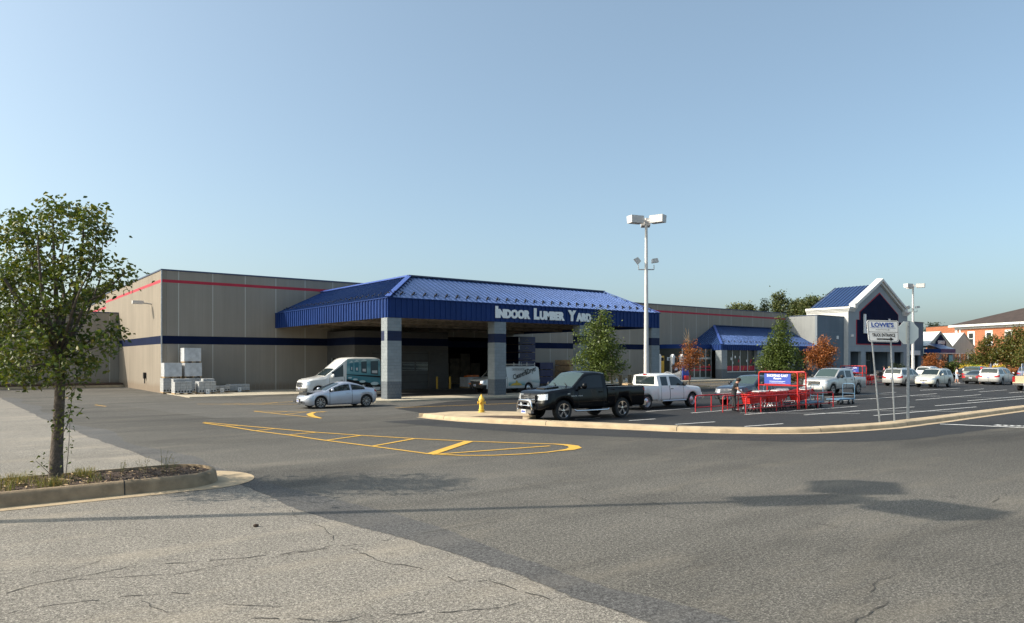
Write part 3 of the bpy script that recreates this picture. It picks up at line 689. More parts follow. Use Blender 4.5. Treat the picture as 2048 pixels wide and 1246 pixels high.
for sd in (0, 1):
    mb = MB()
    for i_, (z0, z1, o_) in enumerate(((9.8,10.0,.12),(10.0,10.2,.25),(10.2,10.5,.4))):
        for (x0, x1, y0, y1) in (((105.8-o_, 107.6, TY-o_, TY+.4), (105.8-o_, 106.6, TY+.4, 61)), ((123.4, 125.3+o_, TY-o_, TY+.4), (124.6, 125.3+o_, TY+.4, 61)))[sd]: mb.box(x0, x1, y0, y1, z0, z1, MT['trim'])
    part(mb, 'cornice', tow)
mb = MB()  # raking white cornice
for sgn in (-1, 1):
    for th_, ou, dp in ((.75, 0, .35), (.35, .35, .6)):
        a = (cx+sgn*8.3, 10.75); b = (cx, 15.0); n = Vector((-(b[1]-a[1]), b[0]-a[0])).normalized()*(1 if sgn < 0 else -1)
        n = n if n.y > 0 else -n
        aL = [(a[0]+n.x*(ou-.4), a[1]+n.y*(ou-.4)), (b[0], b[1]+(ou-.4)*1.13), (b[0], b[1]+(ou-.4+th_)*1.13 if ou else b[1]+(.35)*1.13), (a[0]+n.x*(ou-.4+th_), a[1]+n.y*(ou-.4+th_))]
        mb.ext(aL, (0, TY-dp, 0), (1,0,0), (0,0,1), (0,dp+.45,0), MT['trim'])
    xe = cx+sgn*8.3; mb.box(xe-.45, xe+.35, TY-.55, TY+.4, 10.35, 11.0, MT['trim'])
part(mb, 'gable_trim', tow)
mb = MB()
for sgn in (-1, 1):
    e0 = (cx+sgn*7.7, TY+.6, 10.7); e1 = (cx+sgn*7.7, 61.5, 10.7); t0 = (cx, TY+.6, 14.45); t1 = (cx, 61.5, 14.45)
    mb.add([e0, e1, t1, t0], [(0,1,2,3)], MT['roofb']); seams(mb, e0, e1, t0, t1, 11, MT['coping'], .07, .05)
mb.ext([(cx-7.7,10.7),(cx+7.7,10.7),(cx,14.45)], (0,61.3,0), (1,0,0), (0,0,1), (0,.1,0), MT['towF'])
part(mb, 'tower_roof', tow)
pen = [(108.1,4.84),(122.9,4.84),(122.9,8.64),(121.9,8.64),(121.9,9.9),(cx,13.15),(109.1,9.9),(109.1,8.64),(108.1,8.64)]
def inset(poly, d):
    c_ = (cx, 8.3); return [(c_[0]+(p[0]-c_[0])*(1-d/7), c_[1]+(p[1]-c_[1])*(1-d/4.3)) for p in poly]
mb = MB(); mb.ext(pen, (0, TY-.06, 0), (1,0,0), (0,0,1), (0,.06,0), MT['redband']); mb.ext(inset(pen, .17), (0, TY-.09, 0), (1,0,0), (0,0,1), (0,.04,0), MT['blueband'])
pn = part(mb, 'sign_panel', tow)
mb = MB(); put_text(mb, 'L', (110.2, TY-.1, 6.6), (1,0,0), (0,0,1), 1.5, 2.95, MT['letter'], .05, 0, .15)
put_text(mb, "OWE", (111.9, TY-.1, 6.6), (1,0,0), (0,0,1), 6.2, 2.1, MT['letter'], .05, 0, .15); put_text(mb, "'", (118.3, TY-.1, 8.4), (1,0,0), (0,0,1), .4, .7, MT['letter'], .05, 0, .15); put_text(mb, "S", (118.9, TY-.1, 6.6), (1,0,0), (0,0,1), 1.7, 2.1, MT['letter'], .05, 0, .15)
part(mb, 'sign_lettering', pn)
mb = MB()
mb.box(105.9, 125.2, TY+3.4, TY+3.6, 0, 3.9, MT['greyF']); mb.box(105.9, 125.2, TY+.5, TY+3.4, 3.79, 3.85, MT['greyF'])
for x in (109.9, 119.6): mb.box(x, x+1, TY+.5, TY+3.4, 0, 3.79, MT['greyF'])
for a, b in ((111.2, 114.8), (116.6, 119.2)):
    mb.box(a, b, TY+3.3, TY+3.38, 0, 3.6, MT['glassD'])
    for k in range(5): x = a+(b-a)*k/4; mb.box(x-.05, x+.05, TY+3.22, TY+3.3, 0, 3.6, MT['alu'])
    mb.box(a, b, TY+3.21, TY+3.29, 2.3, 2.5, MT['alu'])
part(mb, 'entrance_porch', tow)
for x in (106.35,): 
    mb = MB(); mb.box(106.6, 106.95, TY-.25, TY, 6.0, 6.35, MT['white']); part(mb, 'wall_light', tow)
# ---- annex on the left ----
annex = empty('annex_building', (5, 78.4, 0), 0, 'low tan annex wall behind the near tree, left of the sunlit store wall', 'annex')
mb = MB(); mb.box(-40, 12.38, 78.4, 78.7, 0, 7.05, MT['wallB']); mb.box(-40, 12.38, 78.7, 100, 6.8, 6.9, MT['dark2']); mb.box(-40,-39.7,78.7,100,0,7.05,MT['wallB']); part(mb, 'wall', annex)
mb = MB(); mb.box(-40.05, 12.39, 78.35, 78.8, 7.05, 7.14, MT['coping']); part(mb, 'parapet_coping', annex)
# ---- garden centre greenhouse ----
def greenhouse(gx0, gx1, label, sign=False, nm='greenhouse'):
    g = empty(nm, ((gx0+gx1)/2, 55, 0), 0, label, 'greenhouse', 'greenhouse bays of the garden centre'); c = (gx0+gx1)/2; zb_, zt = 4.9, 7.5
    mb = MB(); mb.ext([(gx0,3.75),(gx1,3.75),(gx1,zb_),(c,zt),(gx0,zb_)], (0,55,0), (1,0,0), (0,0,1), (0,.08,0), MT['gpanel'])
    gb = part(mb, 'gable_panel', g)
    mb = MB()
    for s_ in (-1, 1):
        e = c+s_*(gx1-gx0)/2; vs = [(e,54.9,zb_+.05),(e,78,zb_+.05),(c,78,zt+.1),(c,54.9,zt+.1)]; mb.add(vs, [(0,1,2,3)], MT['gglass'])
        for k in range(8): y = 54.95+k*3.2; mb.bar((e,y,zb_+.08),(c,y,zt+.13), .08, .06, MT['trim'])
    part(mb, 'roof', g)
    mb = MB(); n = 8
    for k in range(n+1): x = gx0+(gx1-gx0)*k/n; mb.box(x-.05, x+.05, 55.0, 55.1, 0, 3.75, MT['alu'])
    mb.box(gx0, gx1, 54.97, 55.0, 3.6, 3.75, MT['trim']); mb.box(gx0, gx1, 54.98, 55.02, 2.1, 2.2, MT['alu']); part(mb, 'frame', g); mb = MB(); mb.box(gx0, gx1, 62, 62.1, 0, 3.7, MT['dark2']); part(mb, 'rear_wall', g)
    mb = MB(); mb.box(gx0, gx1, 55.05, 55.08, .1, 3.6, glassmat('gh_glass', (.07,.085,.07), .45, .6)); part(mb, 'glazing', g)
    if sign:
        mb = MB(); mb.ext([(c-2.1,4.5),(c+2.1,4.5),(c+2.1,5.75),(c,7.1),(c-2.1,5.75)], (0,54.8,0), (1,0,0), (0,0,1), (0,.1,0), MT['blueband'])
        sp_ = part(mb, 'sign_panel', g); mb = MB()
        put_text(mb, 'GARDEN', (c, 54.78, 5.35), (1,0,0), (0,0,1), 2.9, .62, MT['white'], .03, 0, .03, True); put_text(mb, 'CENTER', (c, 54.78, 4.65), (1,0,0), (0,0,1), 2.7, .58, MT['white'], .03, 0, .03, True)
        part(mb, 'sign_lettering', sp_)
greenhouse(134.7, 145.0, 'pale greenhouse bay with navy pointed sign on its gable', True)
greenhouse(145.06, 155.5, 'pale greenhouse bay with plain gable, right of the bay with a navy sign')
mb = MB(); mb.add([(133,54.9,5.4),(133,52.2,4.4),(139,52.2,4.4),(139,54.9,5.4)], [(0,1,2,3)], MT['roofb']); mb.box(133,139,52.15,52.25,3.7,4.4,Fm); mb.box(132.95,133.05,52.15,54.9,3.7,4.4,Fm)
for x in (133.2, 138.2): mb.box(x, x+.7, 52.4, 53.1, 0, 3.5, MT['blk'])
tag(mb.build('garden_awning'), 'blue metal awning in front of the greenhouse with the navy sign', 'awning')
# ---- brick building ----
bk = empty('brick_building', (*AT(1980, 145), 0), 0, 'orange brick building with brown hip roof and white eaves, behind the trees at right', 'building')
A = Vector((*AT(1911, 150), 0)); B = A + Vector((*DL(-48, 11.9), 0)); u = (B-A).normalized(); nrm = Vector((-u.y, u.x, 0))
if nrm.dot(A) < 0: nrm = -nrm
Lb = (B-A).length; ZE = 9.35; mb = MB()
def P3(a, d, z): q = A+u*a+nrm*d; return (q.x, q.y, z)
mb.add([P3(0,0,0),P3(Lb,0,0),P3(Lb,0,ZE),P3(0,0,ZE),P3(0,26,0),P3(0,26,ZE),P3(Lb,26,0),P3(Lb,26,ZE)], [(0,1,2,3),(0,3,5,4),(1,6,7,2)], MT['brick']); part(mb, 'wall', bk)
mb = MB(); mb.add([P3(-.9,-.9,ZE+.35),P3(Lb+1,-.9,ZE+.35),P3(13,13,ZE+5.2),P3(Lb-12,13,ZE+5.2),P3(-.9,27,ZE+.35),P3(Lb+1,27,ZE+.35)], [(0,1,3,2),(0,2,4),(1,5,3),(4,2,3,5)], MT['shing']); part(mb, 'roof', bk)
mb = MB()
for z0, z1, o_ in ((ZE-.55, ZE-.1, .12), (ZE-.1, ZE+.33, .95)):
    mb.add([P3(-o_,-o_,z0),P3(Lb+o_,-o_,z0),P3(Lb+o_,-o_,z1),P3(-o_,-o_,z1),P3(-o_,26,z0),P3(-o_,26,z1),P3(Lb+o_,0,z0),P3(0,0,z0)], [(0,1,2,3),(0,3,5,4),(0,7,6,1)], MT['trim'])
part(mb, 'cornice', bk)
mb = MB(); 
for k in range(1): mb.add([P3(1.0,-.1,0),P3(1.35,-.1,0),P3(1.35,-.1,ZE-.5),P3(1.0,-.1,ZE-.5)], [(0,1,2,3)], MT['trim']); mb.add([P3(-.1,-.05,5.5),P3(.5,-.05,5.5),P3(.5,-.05,ZE-.5),P3(-.1,-.05,ZE-.5)], [(0,1,2,3)], MT['trim'])
part(mb, 'downpipe', bk)
for k, (a, z) in enumerate([(3.0,5.3),(7.1,5.3),(11.4,5.3),(16,5.3),(3.0,1.4),(8.3,1.4),(13.6,1.4)]):
    mb = MB(); mb.add([P3(a,-.08,z),P3(a+1.7,-.08,z),P3(a+1.7,-.08,z+3.0),P3(a,-.08,z+3.0)], [(0,1,2,3)], MT['trim'])
    mb.add([P3(a,0,z),P3(a+1.7,0,z),P3(a+1.7,-.08,z),P3(a,-.08,z),P3(a,0,z+3),P3(a+1.7,0,z+3),P3(a+1.7,-.08,z+3),P3(a,-.08,z+3)], [(0,1,2,3),(4,5,6,7),(0,3,7,4),(1,2,6,5)], MT['trim'])
    wn = part(mb, 'window', bk); mb = MB()
    for j in range(2): mb.add([P3(a+.35,-.1,z+.4+j*1.15),P3(a+1.35,-.1,z+.4+j*1.15),P3(a+1.35,-.1,z+1.42+j*1.15),P3(a+.35,-.1,z+1.42+j*1.15)], [(0,1,2,3)], MT['glassD'])
    part(mb, 'pane', wn)
b2 = MB(); p = AT(1852, 172); q = AT(1925, 166); qn = Vector((q[0]-p[0], q[1]-p[1], 0)).normalized(); 
b2.ext([(0,0),(11,0),(11,10.6),(0,10.2)], (*p, 0), qn, (0,0,1), Vector((-qn.y,qn.x,0))*10, MT['brick']); b2.ext([(-.1,10.25),(11.1,10.65),(11.1,10.8),(-.1,10.4)], (*p,0), qn, (0,0,1), Vector((-qn.y,qn.x,0))*10, MT['dark2'])
bo = b2.build('brick_wing'); 
tag(bo, 'flat-roofed orange brick wing behind the greenhouses, left of the hip roof', 'building')
# ================= vehicles =================
def paint(name, col, metal=.0, rough=.3):
    m, t, b = newmat(name); b.inputs['Base Color'].default_value = (*col, 1); b.inputs['Metallic'].default_value = metal
    b.inputs['Roughness'].default_value = rough; b.inputs['Coat Weight'].default_value = 1.0; b.inputs['Coat Roughness'].default_value = .02
    tc = N(t, 'ShaderNodeTexCoord').outputs['Object']; sp = N(t, 'ShaderNodeSeparateXYZ'); t.links.new(tc, sp.inputs[0])
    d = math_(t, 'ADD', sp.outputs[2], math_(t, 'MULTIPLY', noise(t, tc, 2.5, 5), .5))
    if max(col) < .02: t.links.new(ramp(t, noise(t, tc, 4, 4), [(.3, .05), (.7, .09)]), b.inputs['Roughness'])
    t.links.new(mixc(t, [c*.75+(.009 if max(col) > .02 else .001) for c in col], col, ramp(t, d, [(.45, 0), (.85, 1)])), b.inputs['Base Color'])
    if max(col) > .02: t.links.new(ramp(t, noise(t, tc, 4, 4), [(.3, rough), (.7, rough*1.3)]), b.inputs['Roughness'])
    if max(col) < .02: b.inputs['Specular IOR Level'].default_value = .28; b.inputs['Coat Weight'].default_value = .0; rough = .06
    return m
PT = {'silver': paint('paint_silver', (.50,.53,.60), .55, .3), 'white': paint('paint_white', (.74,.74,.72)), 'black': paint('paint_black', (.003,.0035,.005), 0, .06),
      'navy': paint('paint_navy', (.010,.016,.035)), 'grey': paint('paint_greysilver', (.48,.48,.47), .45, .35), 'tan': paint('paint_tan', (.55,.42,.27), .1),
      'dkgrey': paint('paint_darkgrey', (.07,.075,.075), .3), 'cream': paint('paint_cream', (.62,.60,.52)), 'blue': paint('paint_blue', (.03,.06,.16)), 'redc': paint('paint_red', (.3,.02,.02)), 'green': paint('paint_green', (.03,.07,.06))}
def shell(root, P):
    L, W = P['L'], P['W']; LC = P.get('L0', P['L']); pm = P['paint']; gm = P.get('glass', MT['glass'])
    nd, nn = P.get('nose', (.5, 3.2)); td, tn = P.get('tail', (.4, 4)); R = P['R']; ra = P.get('ra', R*1.16)
    zu, zb, zs = P['zu'], P['zb'], P['zs']; wr = P['wr']; TL = P.get('T', [0, .1, .34, .58, .84, 1])
    end_open = P.get('flat_tail', False)
    def hw(x):
        h = W
        if x < nd: h *= max(0, 1-(1-x/nd)**nn)**(1/nn)
        if not end_open and x > L-td: h *= max(0, 1-(1-(L-x)/td)**tn)**(1/tn)
        return max(h, .015)
    xs = set([0, L])
    for f in (.004, .02, .06, .13, .25, .42, .65, .85, 1.0): xs.add(f*nd)
    if not end_open:
        for f in (.004, .02, .06, .13, .25, .42, .65, .85, 1.0): xs.add(L-f*td)
    for xw in P['wheels']:
        if xw+ra > L+.01: continue
        for k in range(13): xs.add(xw-ra*cos(pi*k/12))
        xs.add(xw-ra-.004); xs.add(xw+ra+.004)
    for q in zu+zb: xs.add(q[0])
    seam = []
    for a, b in P.get('doors', []): seam += [a, b]
    for s_ in seam: xs.add(s_-.011); xs.add(s_+.011)
    for a, b in P.get('win', []): xs.add(a); xs.add(b)
    ws = P['ws']; xs.add(ws[0]); xs.add(ws[1]); rw = P.get('rw')
    if rw: xs.add(rw[0]); xs.add(rw[1])
    for k in range(int(L/.25)): xs.add(.12+k*.25)
    xs = sorted(x for x in xs if 0 <= x <= L); X = [xs[0]]
    for x in xs[1:]:
        if x-X[-1] > .0008: X.append(x)
    def sm(pts, x):
        e = .07; return (lin(pts, x-e)+2*lin(pts, x)+lin(pts, x+e))/4
    def zbot(x):
        z = lin(zs, x)
        for xw in P['wheels']:
            d = abs(x-xw)
            if d <= ra+1e-6: z = max(z, R+sqrt(max(0, ra*ra-d*d)))
        return z
    Hg = max(z for _, z in zu)-sm(zb, ws[1]); YF = P.get('YF', [.93, .985, 1, 1, .985, .955])
    ndx = P.get('ndx', [(0, .0)]); tdx = P.get('tdx', [(0, 0)])
    def sect(x):
        h = hw(x); b = zbot(x); B = sm(zb, x); U = max(sm(zu, x), B+.012); b = min(b, B-.05)
        g = min(1, max(0, (U-B-.1)/max(.05, Hg-.1))); out = []
        for t_, yf in zip(TL, YF): out.append((h*yf, b+(B-b)*t_))
        hb = YF[-1]
        wrx = (wr if h >= W*.98 else h*wr/W)
        y8 = h*.86*(1-g)+wrx*g if g > 0 else h*.86
        e = .05*g+.008
        zt = U-e
        for t_ in (.07, .86, 1.0):
            out.append((h*hb+(y8-h*hb)*t_, B+(zt-B)*t_))
        out.append((y8*.9, U-.012*g)); out.append((y8*.5, U+.012+.012*g)); out.append((0, U+.018+.02*g))
        return out
    S_ = [sect(x) for x in X]; nr = len(S_[0]); grp = {}
    def pt(i, j, s):
        x = X[i]; y, z = S_[i][j]; f = max(0, 1-x/.7); f2 = max(0, 1-(L-x)/.5)
        return (x + f*lin(ndx, z) - f2*lin(tdx, z) - LC/2, s*y, z)
    gaps = [s_ for s_ in seam]
    def cls(i, j, s):
        x = (X[i]+X[i+1])/2; y = (S_[i][j][0]+S_[i+1][j][0]+S_[i][j+1][0]+S_[i+1][j+1][0])/4; z = (S_[i][j][1]+S_[i+1][j][1]+S_[i][j+1][1]+S_[i+1][j+1][1])/4
        if j <= 5 and any(abs(x-g) < .011 for g in gaps): return ('body', MT['gap'], 0)
        if j == 6 or (j == 5 and False):
            for k, (a, b) in enumerate(P.get('win', [])):
                if a < x < b: return ('side_window', gm, (k, s))
        if j >= 9 and ws[0] < x < ws[1]: return ('windshield', P.get('wsglass', gm), 0)
        if j == 8 and ws[0] < x < ws[1]: return ('body', pm, 0)
        if rw and j >= 9 and rw[0] < x < rw[1]: return ('rear_window', gm, 0)
        q = P.get('grille')
        if q and x < nd*.5 and j in q[0] and y < q[1]: return ('grille', P.get('grillem', MT['black']), 0)
        q = P.get('hl')
        if q and x < q[3] and j in q[0] and q[1] < y < q[2]: return ('headlight', MT['lens'], s)
        q = P.get('tl')
        if q and x > L-q[3] and j in q[0] and q[1] < y < q[2]: return ('taillight', MT['taill'], s)
        q = P.get('bump')
        if q and x < q[1] and j in q[0]: return ('front_bumper', q[2], 0)
        q = P.get('rbump')
        if q and x > L-q[1] and j in q[0]: return ('rear_bumper', q[2], 0)
        for k, (a, b) in enumerate(P.get('doors', [])):
            if a < x < b and 1 <= j <= 4: return ('door', pm, (k, s))
        return ('body', pm, 0)
    for i in range(len(X)-1):
        for s in (1, -1):
            for j in range(nr-1):
                c = cls(i, j, s); key = (c[0], c[2]); g_ = grp.setdefault(key, (MB(), {}))
                mb_, vm = g_; q = []
                for (a, b) in ((i, j), (i+1, j), (i+1, j+1), (i, j+1)):
                    sk = s if S_[a][b][0] > .001 else 0
                    kk = (a, b, sk)
                    if kk not in vm: vm[kk] = len(mb_.v); mb_.v.append(pt(a, b, s))
                    q.append(vm[kk])
                if len(set(q)) >= 3:
                    mb_.f.append(q if s > 0 else q[::-1]); mb_.m.append(mb_.mi(c[1]))
    body = grp[('body', 0)][0]
    last = len(X)-1
    if end_open:
        v = [pt(last, j, 1) for j in range(nr)] + [pt(last, j, -1) for j in range(nr-2, -1, -1)]; body.add(v, [tuple(range(len(v)))], pm)
    # underbody
    zf = lin(zs, L/2)
    body.box(-LC/2+.25, L-LC/2-(.02 if end_open else .3), -W*.62, W*.62, zf+.02, min(lin(zb, L/2)-.05, R*2+.25), MT['black'])
    body.box(P['wheels'][0]+ra-LC/2+.05, min(P['wheels'][1]-ra, L-.02)-LC/2-.05, -W*.9, W*.9, zf, zf+.08, MT['black'])
    objs = {}
    for (nm, k), (mb_, _) in grp.items():
        objs[(nm, k)] = mb_.build(nm, root, smooth=32)
    return objs, pt
def wheels(root, xs, W, R, wdt=.24, rim='spoke', L=0, rimm=None, nsp=5, rr=.66, sub=True):
    rimm = rimm or MT['silverm']
    for s in (-1, 1):
        mb = MB(); ri = R*rr
        prof = [(ri, .0), (R*.93, .005), (R*.985, .03), (R, .07), (R, wdt-.07), (R*.985, wdt-.03), (R*.93, wdt-.005), (ri, wdt), (ri, .0)]
        mb.lathe(prof, MT['rubber'], 28, (0, -wdt/2, 0), 'y')
        mb2 = MB(); o = s*(wdt/2-.01)
        mb2.lathe([(ri, o), (ri*.93, o), (ri*.9, o-s*.05), (ri*.88, o-s*.1)], rimm, 28, (0,0,0), 'y')
        mb2.lathe([(ri*.9, o-s*.09), (.01, o-s*.09)], MT['black'], 24, (0,0,0), 'y')
        mb2.lathe([(ri*.2, o-s*.085), (ri*.2, o-s*.015), (.001, o-s*.01)], rimm, 14, (0,0,0), 'y')
        if rim == 'steel':
            mb2.lathe([(ri*.86, o-s*.06), (ri*.5, o-s*.03), (ri*.2, o-s*.02)], rimm, 24, (0,0,0), 'y')
        else:
            for k in range(nsp):
                a = 2*pi*k/nsp+.3; da = (.34 if nsp <= 5 else .16); i_ = ri*.15; e_ = ri*.93
                vs = []
                for (r_, d_) in ((i_, da*1.3), (e_, da*.62)):
                    for sg in (-1, 1):
                        for dep in (.02, .07): vs.append((r_*cos(a+sg*d_*(1 if r_ > .1 else 1)), o-s*dep, r_*sin(a+sg*d_)))
                mb2.add(vs, [(0,2,6,4),(1,5,7,3),(0,4,5,1),(2,3,7,6),(4,6,7,5)], rimm)
        for xw in xs:
            o1 = bpy.data.objects.new('wheel', wheels_cache(mb, s, 'wheel', R, wdt)); COL.objects.link(o1); o1.parent = root; o1.location = (xw-L/2, s*(W-wdt/2-.03), R)
            o2 = bpy.data.objects.new('rim', wheels_cache(mb2, s, 'rim', R, (rim, nsp, rr, id(rimm), wdt))); COL.objects.link(o2); o2.parent = o1
_wc = {}
def wheels_cache(mb, s, nm, R, k):
    key = (s, nm, R, k)
    if key not in _wc:
        o = mb.build(nm, None, smooth=35); _wc[key] = o.data; bpy.data.objects.remove(o)
    return _wc[key]
def mirrors(root, x, y, z, m, L, sz=.2):
    for s in (-1, 1):
        mb = MB(); mb.bar((x-L/2, s*(y-.06), z-.05), (x-L/2-.02, s*(y+.06), z), .05, .05, MT['black'])
        pr = [(.02, -sz*.5), (.75, -sz*.46), (1, -sz*.1), (1, sz*.2), (.7, sz*.5), (.02, sz*.52)]
        vs = []
        cxm = x-L/2-.03; 
        mb.lathe([(.001, -.07), (sz*.3, -.055), (sz*.46, -.0), (sz*.5, .05), (sz*.46, .055), (.001, .055)], m, 10, (cxm, s*(y+.13), z+.04), 'x')
        for i in range(len(mb.v)-60, len(mb.v)): pass
        mb.build('mirror', root, smooth=50)
def plate(root, x, z, L, y=0, w_=.3):
    mb = MB(); mb.box(x-L/2-.006, x-L/2+.006, y-w_/2, y+w_/2, z-.075, z+.075, MT['plate']); mb.box(x-L/2-.008, x-L/2+.008, y-w_*.38, y+w_*.38, z-.03, z+.03, MT['bluesign']); mb.build('license_plate', root)
def handles(root, xs, y, z, L, m):
    for x in xs:
        for s in (-1, 1):
            mb = MB(); mb.box(x-L/2, x-L/2+.17, min(s*y, s*(y+.03)), max(s*y, s*(y+.03)), z-.018, z+.018, m); mb.build('door_handle', root)
def place(root, near_front, near_side_W, L, heading=-1):
    pass
def vehicle(name, label, cat, X, Y, L, W, heading, group=None, sc=1.0, rz=0):
    """X = front x, Y = near side y for cars parallel to the facade"""
    cx_ = X + (L*sc/2 if heading < 0 else -L*sc/2); r = empty(name, (cx_, Y+W*sc, 0), (0 if heading < 0 else pi)+rz, label, cat, group); r.scale = (sc, sc, sc); return r
# ---- silver coupe ----
def coupe():
    L, W = 4.45, .875
    r = vehicle('parked_car', 'silver two-door coupe driving past the canopy with a driver inside', 'car', 14.2, 35.9, L, W, -1, sc=.98)
    P = dict(L=L, W=W, R=.325, wheels=(.93, 3.60), zs=[(0,.24),(.3,.17),(4.0,.2),(4.45,.33)], zb=[(0,.56),(.06,.64),(.3,.70),(.95,.80),(1.35,.86),(2.6,.93),(3.6,.97),(4.2,.96),(4.45,.86)],
             zu=[(0,.58),(.06,.67),(.3,.76),(.8,.86),(1.22,.93),(1.6,1.12),(2.05,1.31),(2.35,1.385),(2.7,1.39),(3.1,1.31),(3.75,1.06),(4.05,1.01),(4.3,1.0),(4.45,.90)], wr=.56, ws=(1.24,2.1), rw=(2.95,3.72),
             doors=[(1.42,2.72)], win=[(1.42,2.62),(2.72,3.5)], paint=PT['silver'], nose=(.62,2.5), tail=(.55,2.6), hl=((4,5),.42,.86,.55), grille=((3,),.30), tl=((4,),.5,.9,.35), bump=((0,1,2),.12,PT['silver']), ndx=[(.2,.06),(.45,0),(.6,.03),(.75,.14)], tdx=[(.3,.1),(.6,0),(.9,.06),(1.05,.1)], glass=MT['glassT'], wsglass=MT['glass'])
    ob, pt = shell(r, P)
    wheels(r, P['wheels'], W, .325, .21, L=L, nsp=9, rr=.74); mirrors(r, 1.55, .83, .95, PT['silver'], L, .19); plate(r, -.03, .42, L); handles(r, [2.4], .86, .80, L, PT['silver'])
    mb = MB(); mb.box(-L/2-.015, -L/2+.1, -.42, .42, .30, .40, MT['black']); mb.build('lower_grille', r)
    mb = MB(); mb.box(-L/2+.0, -L/2+.06, .46, .76, .33, .37, MT['black']); mb.box(-L/2+.0, -L/2+.06, .46, .76, .41, .44, MT['black']); mb.box(-L/2+.0,-L/2+.06,-.76,-.46,.33,.37,MT['black']); mb.build('bumper_vents', r)
    mb = MB()
    for y in (-.36, .36): mb.box(-.2, .3, y-.24, y+.24, .4, .6, MT['steel']); mb.tube([(.3,y,.55),(.42,y,.85),(.47,y,1.08)], [.22,.24,.12], MT['steel'], 10)
    mb.box(-.75, -.5, -.7, .7, .6, .88, MT['black']); mb.lathe([(.17,.0),(.19,.015),(.17,.03)], MT['black'], 16, (-.35,.36*-1,.88), 'x'); mb.build('seats', r, smooth=50)
    mb = MB(); mb.box(1.55, 1.95, -.62, .62, 1.02, 1.05, PT['silver']); mb.build('spoiler', r)
    return r
CP = coupe()
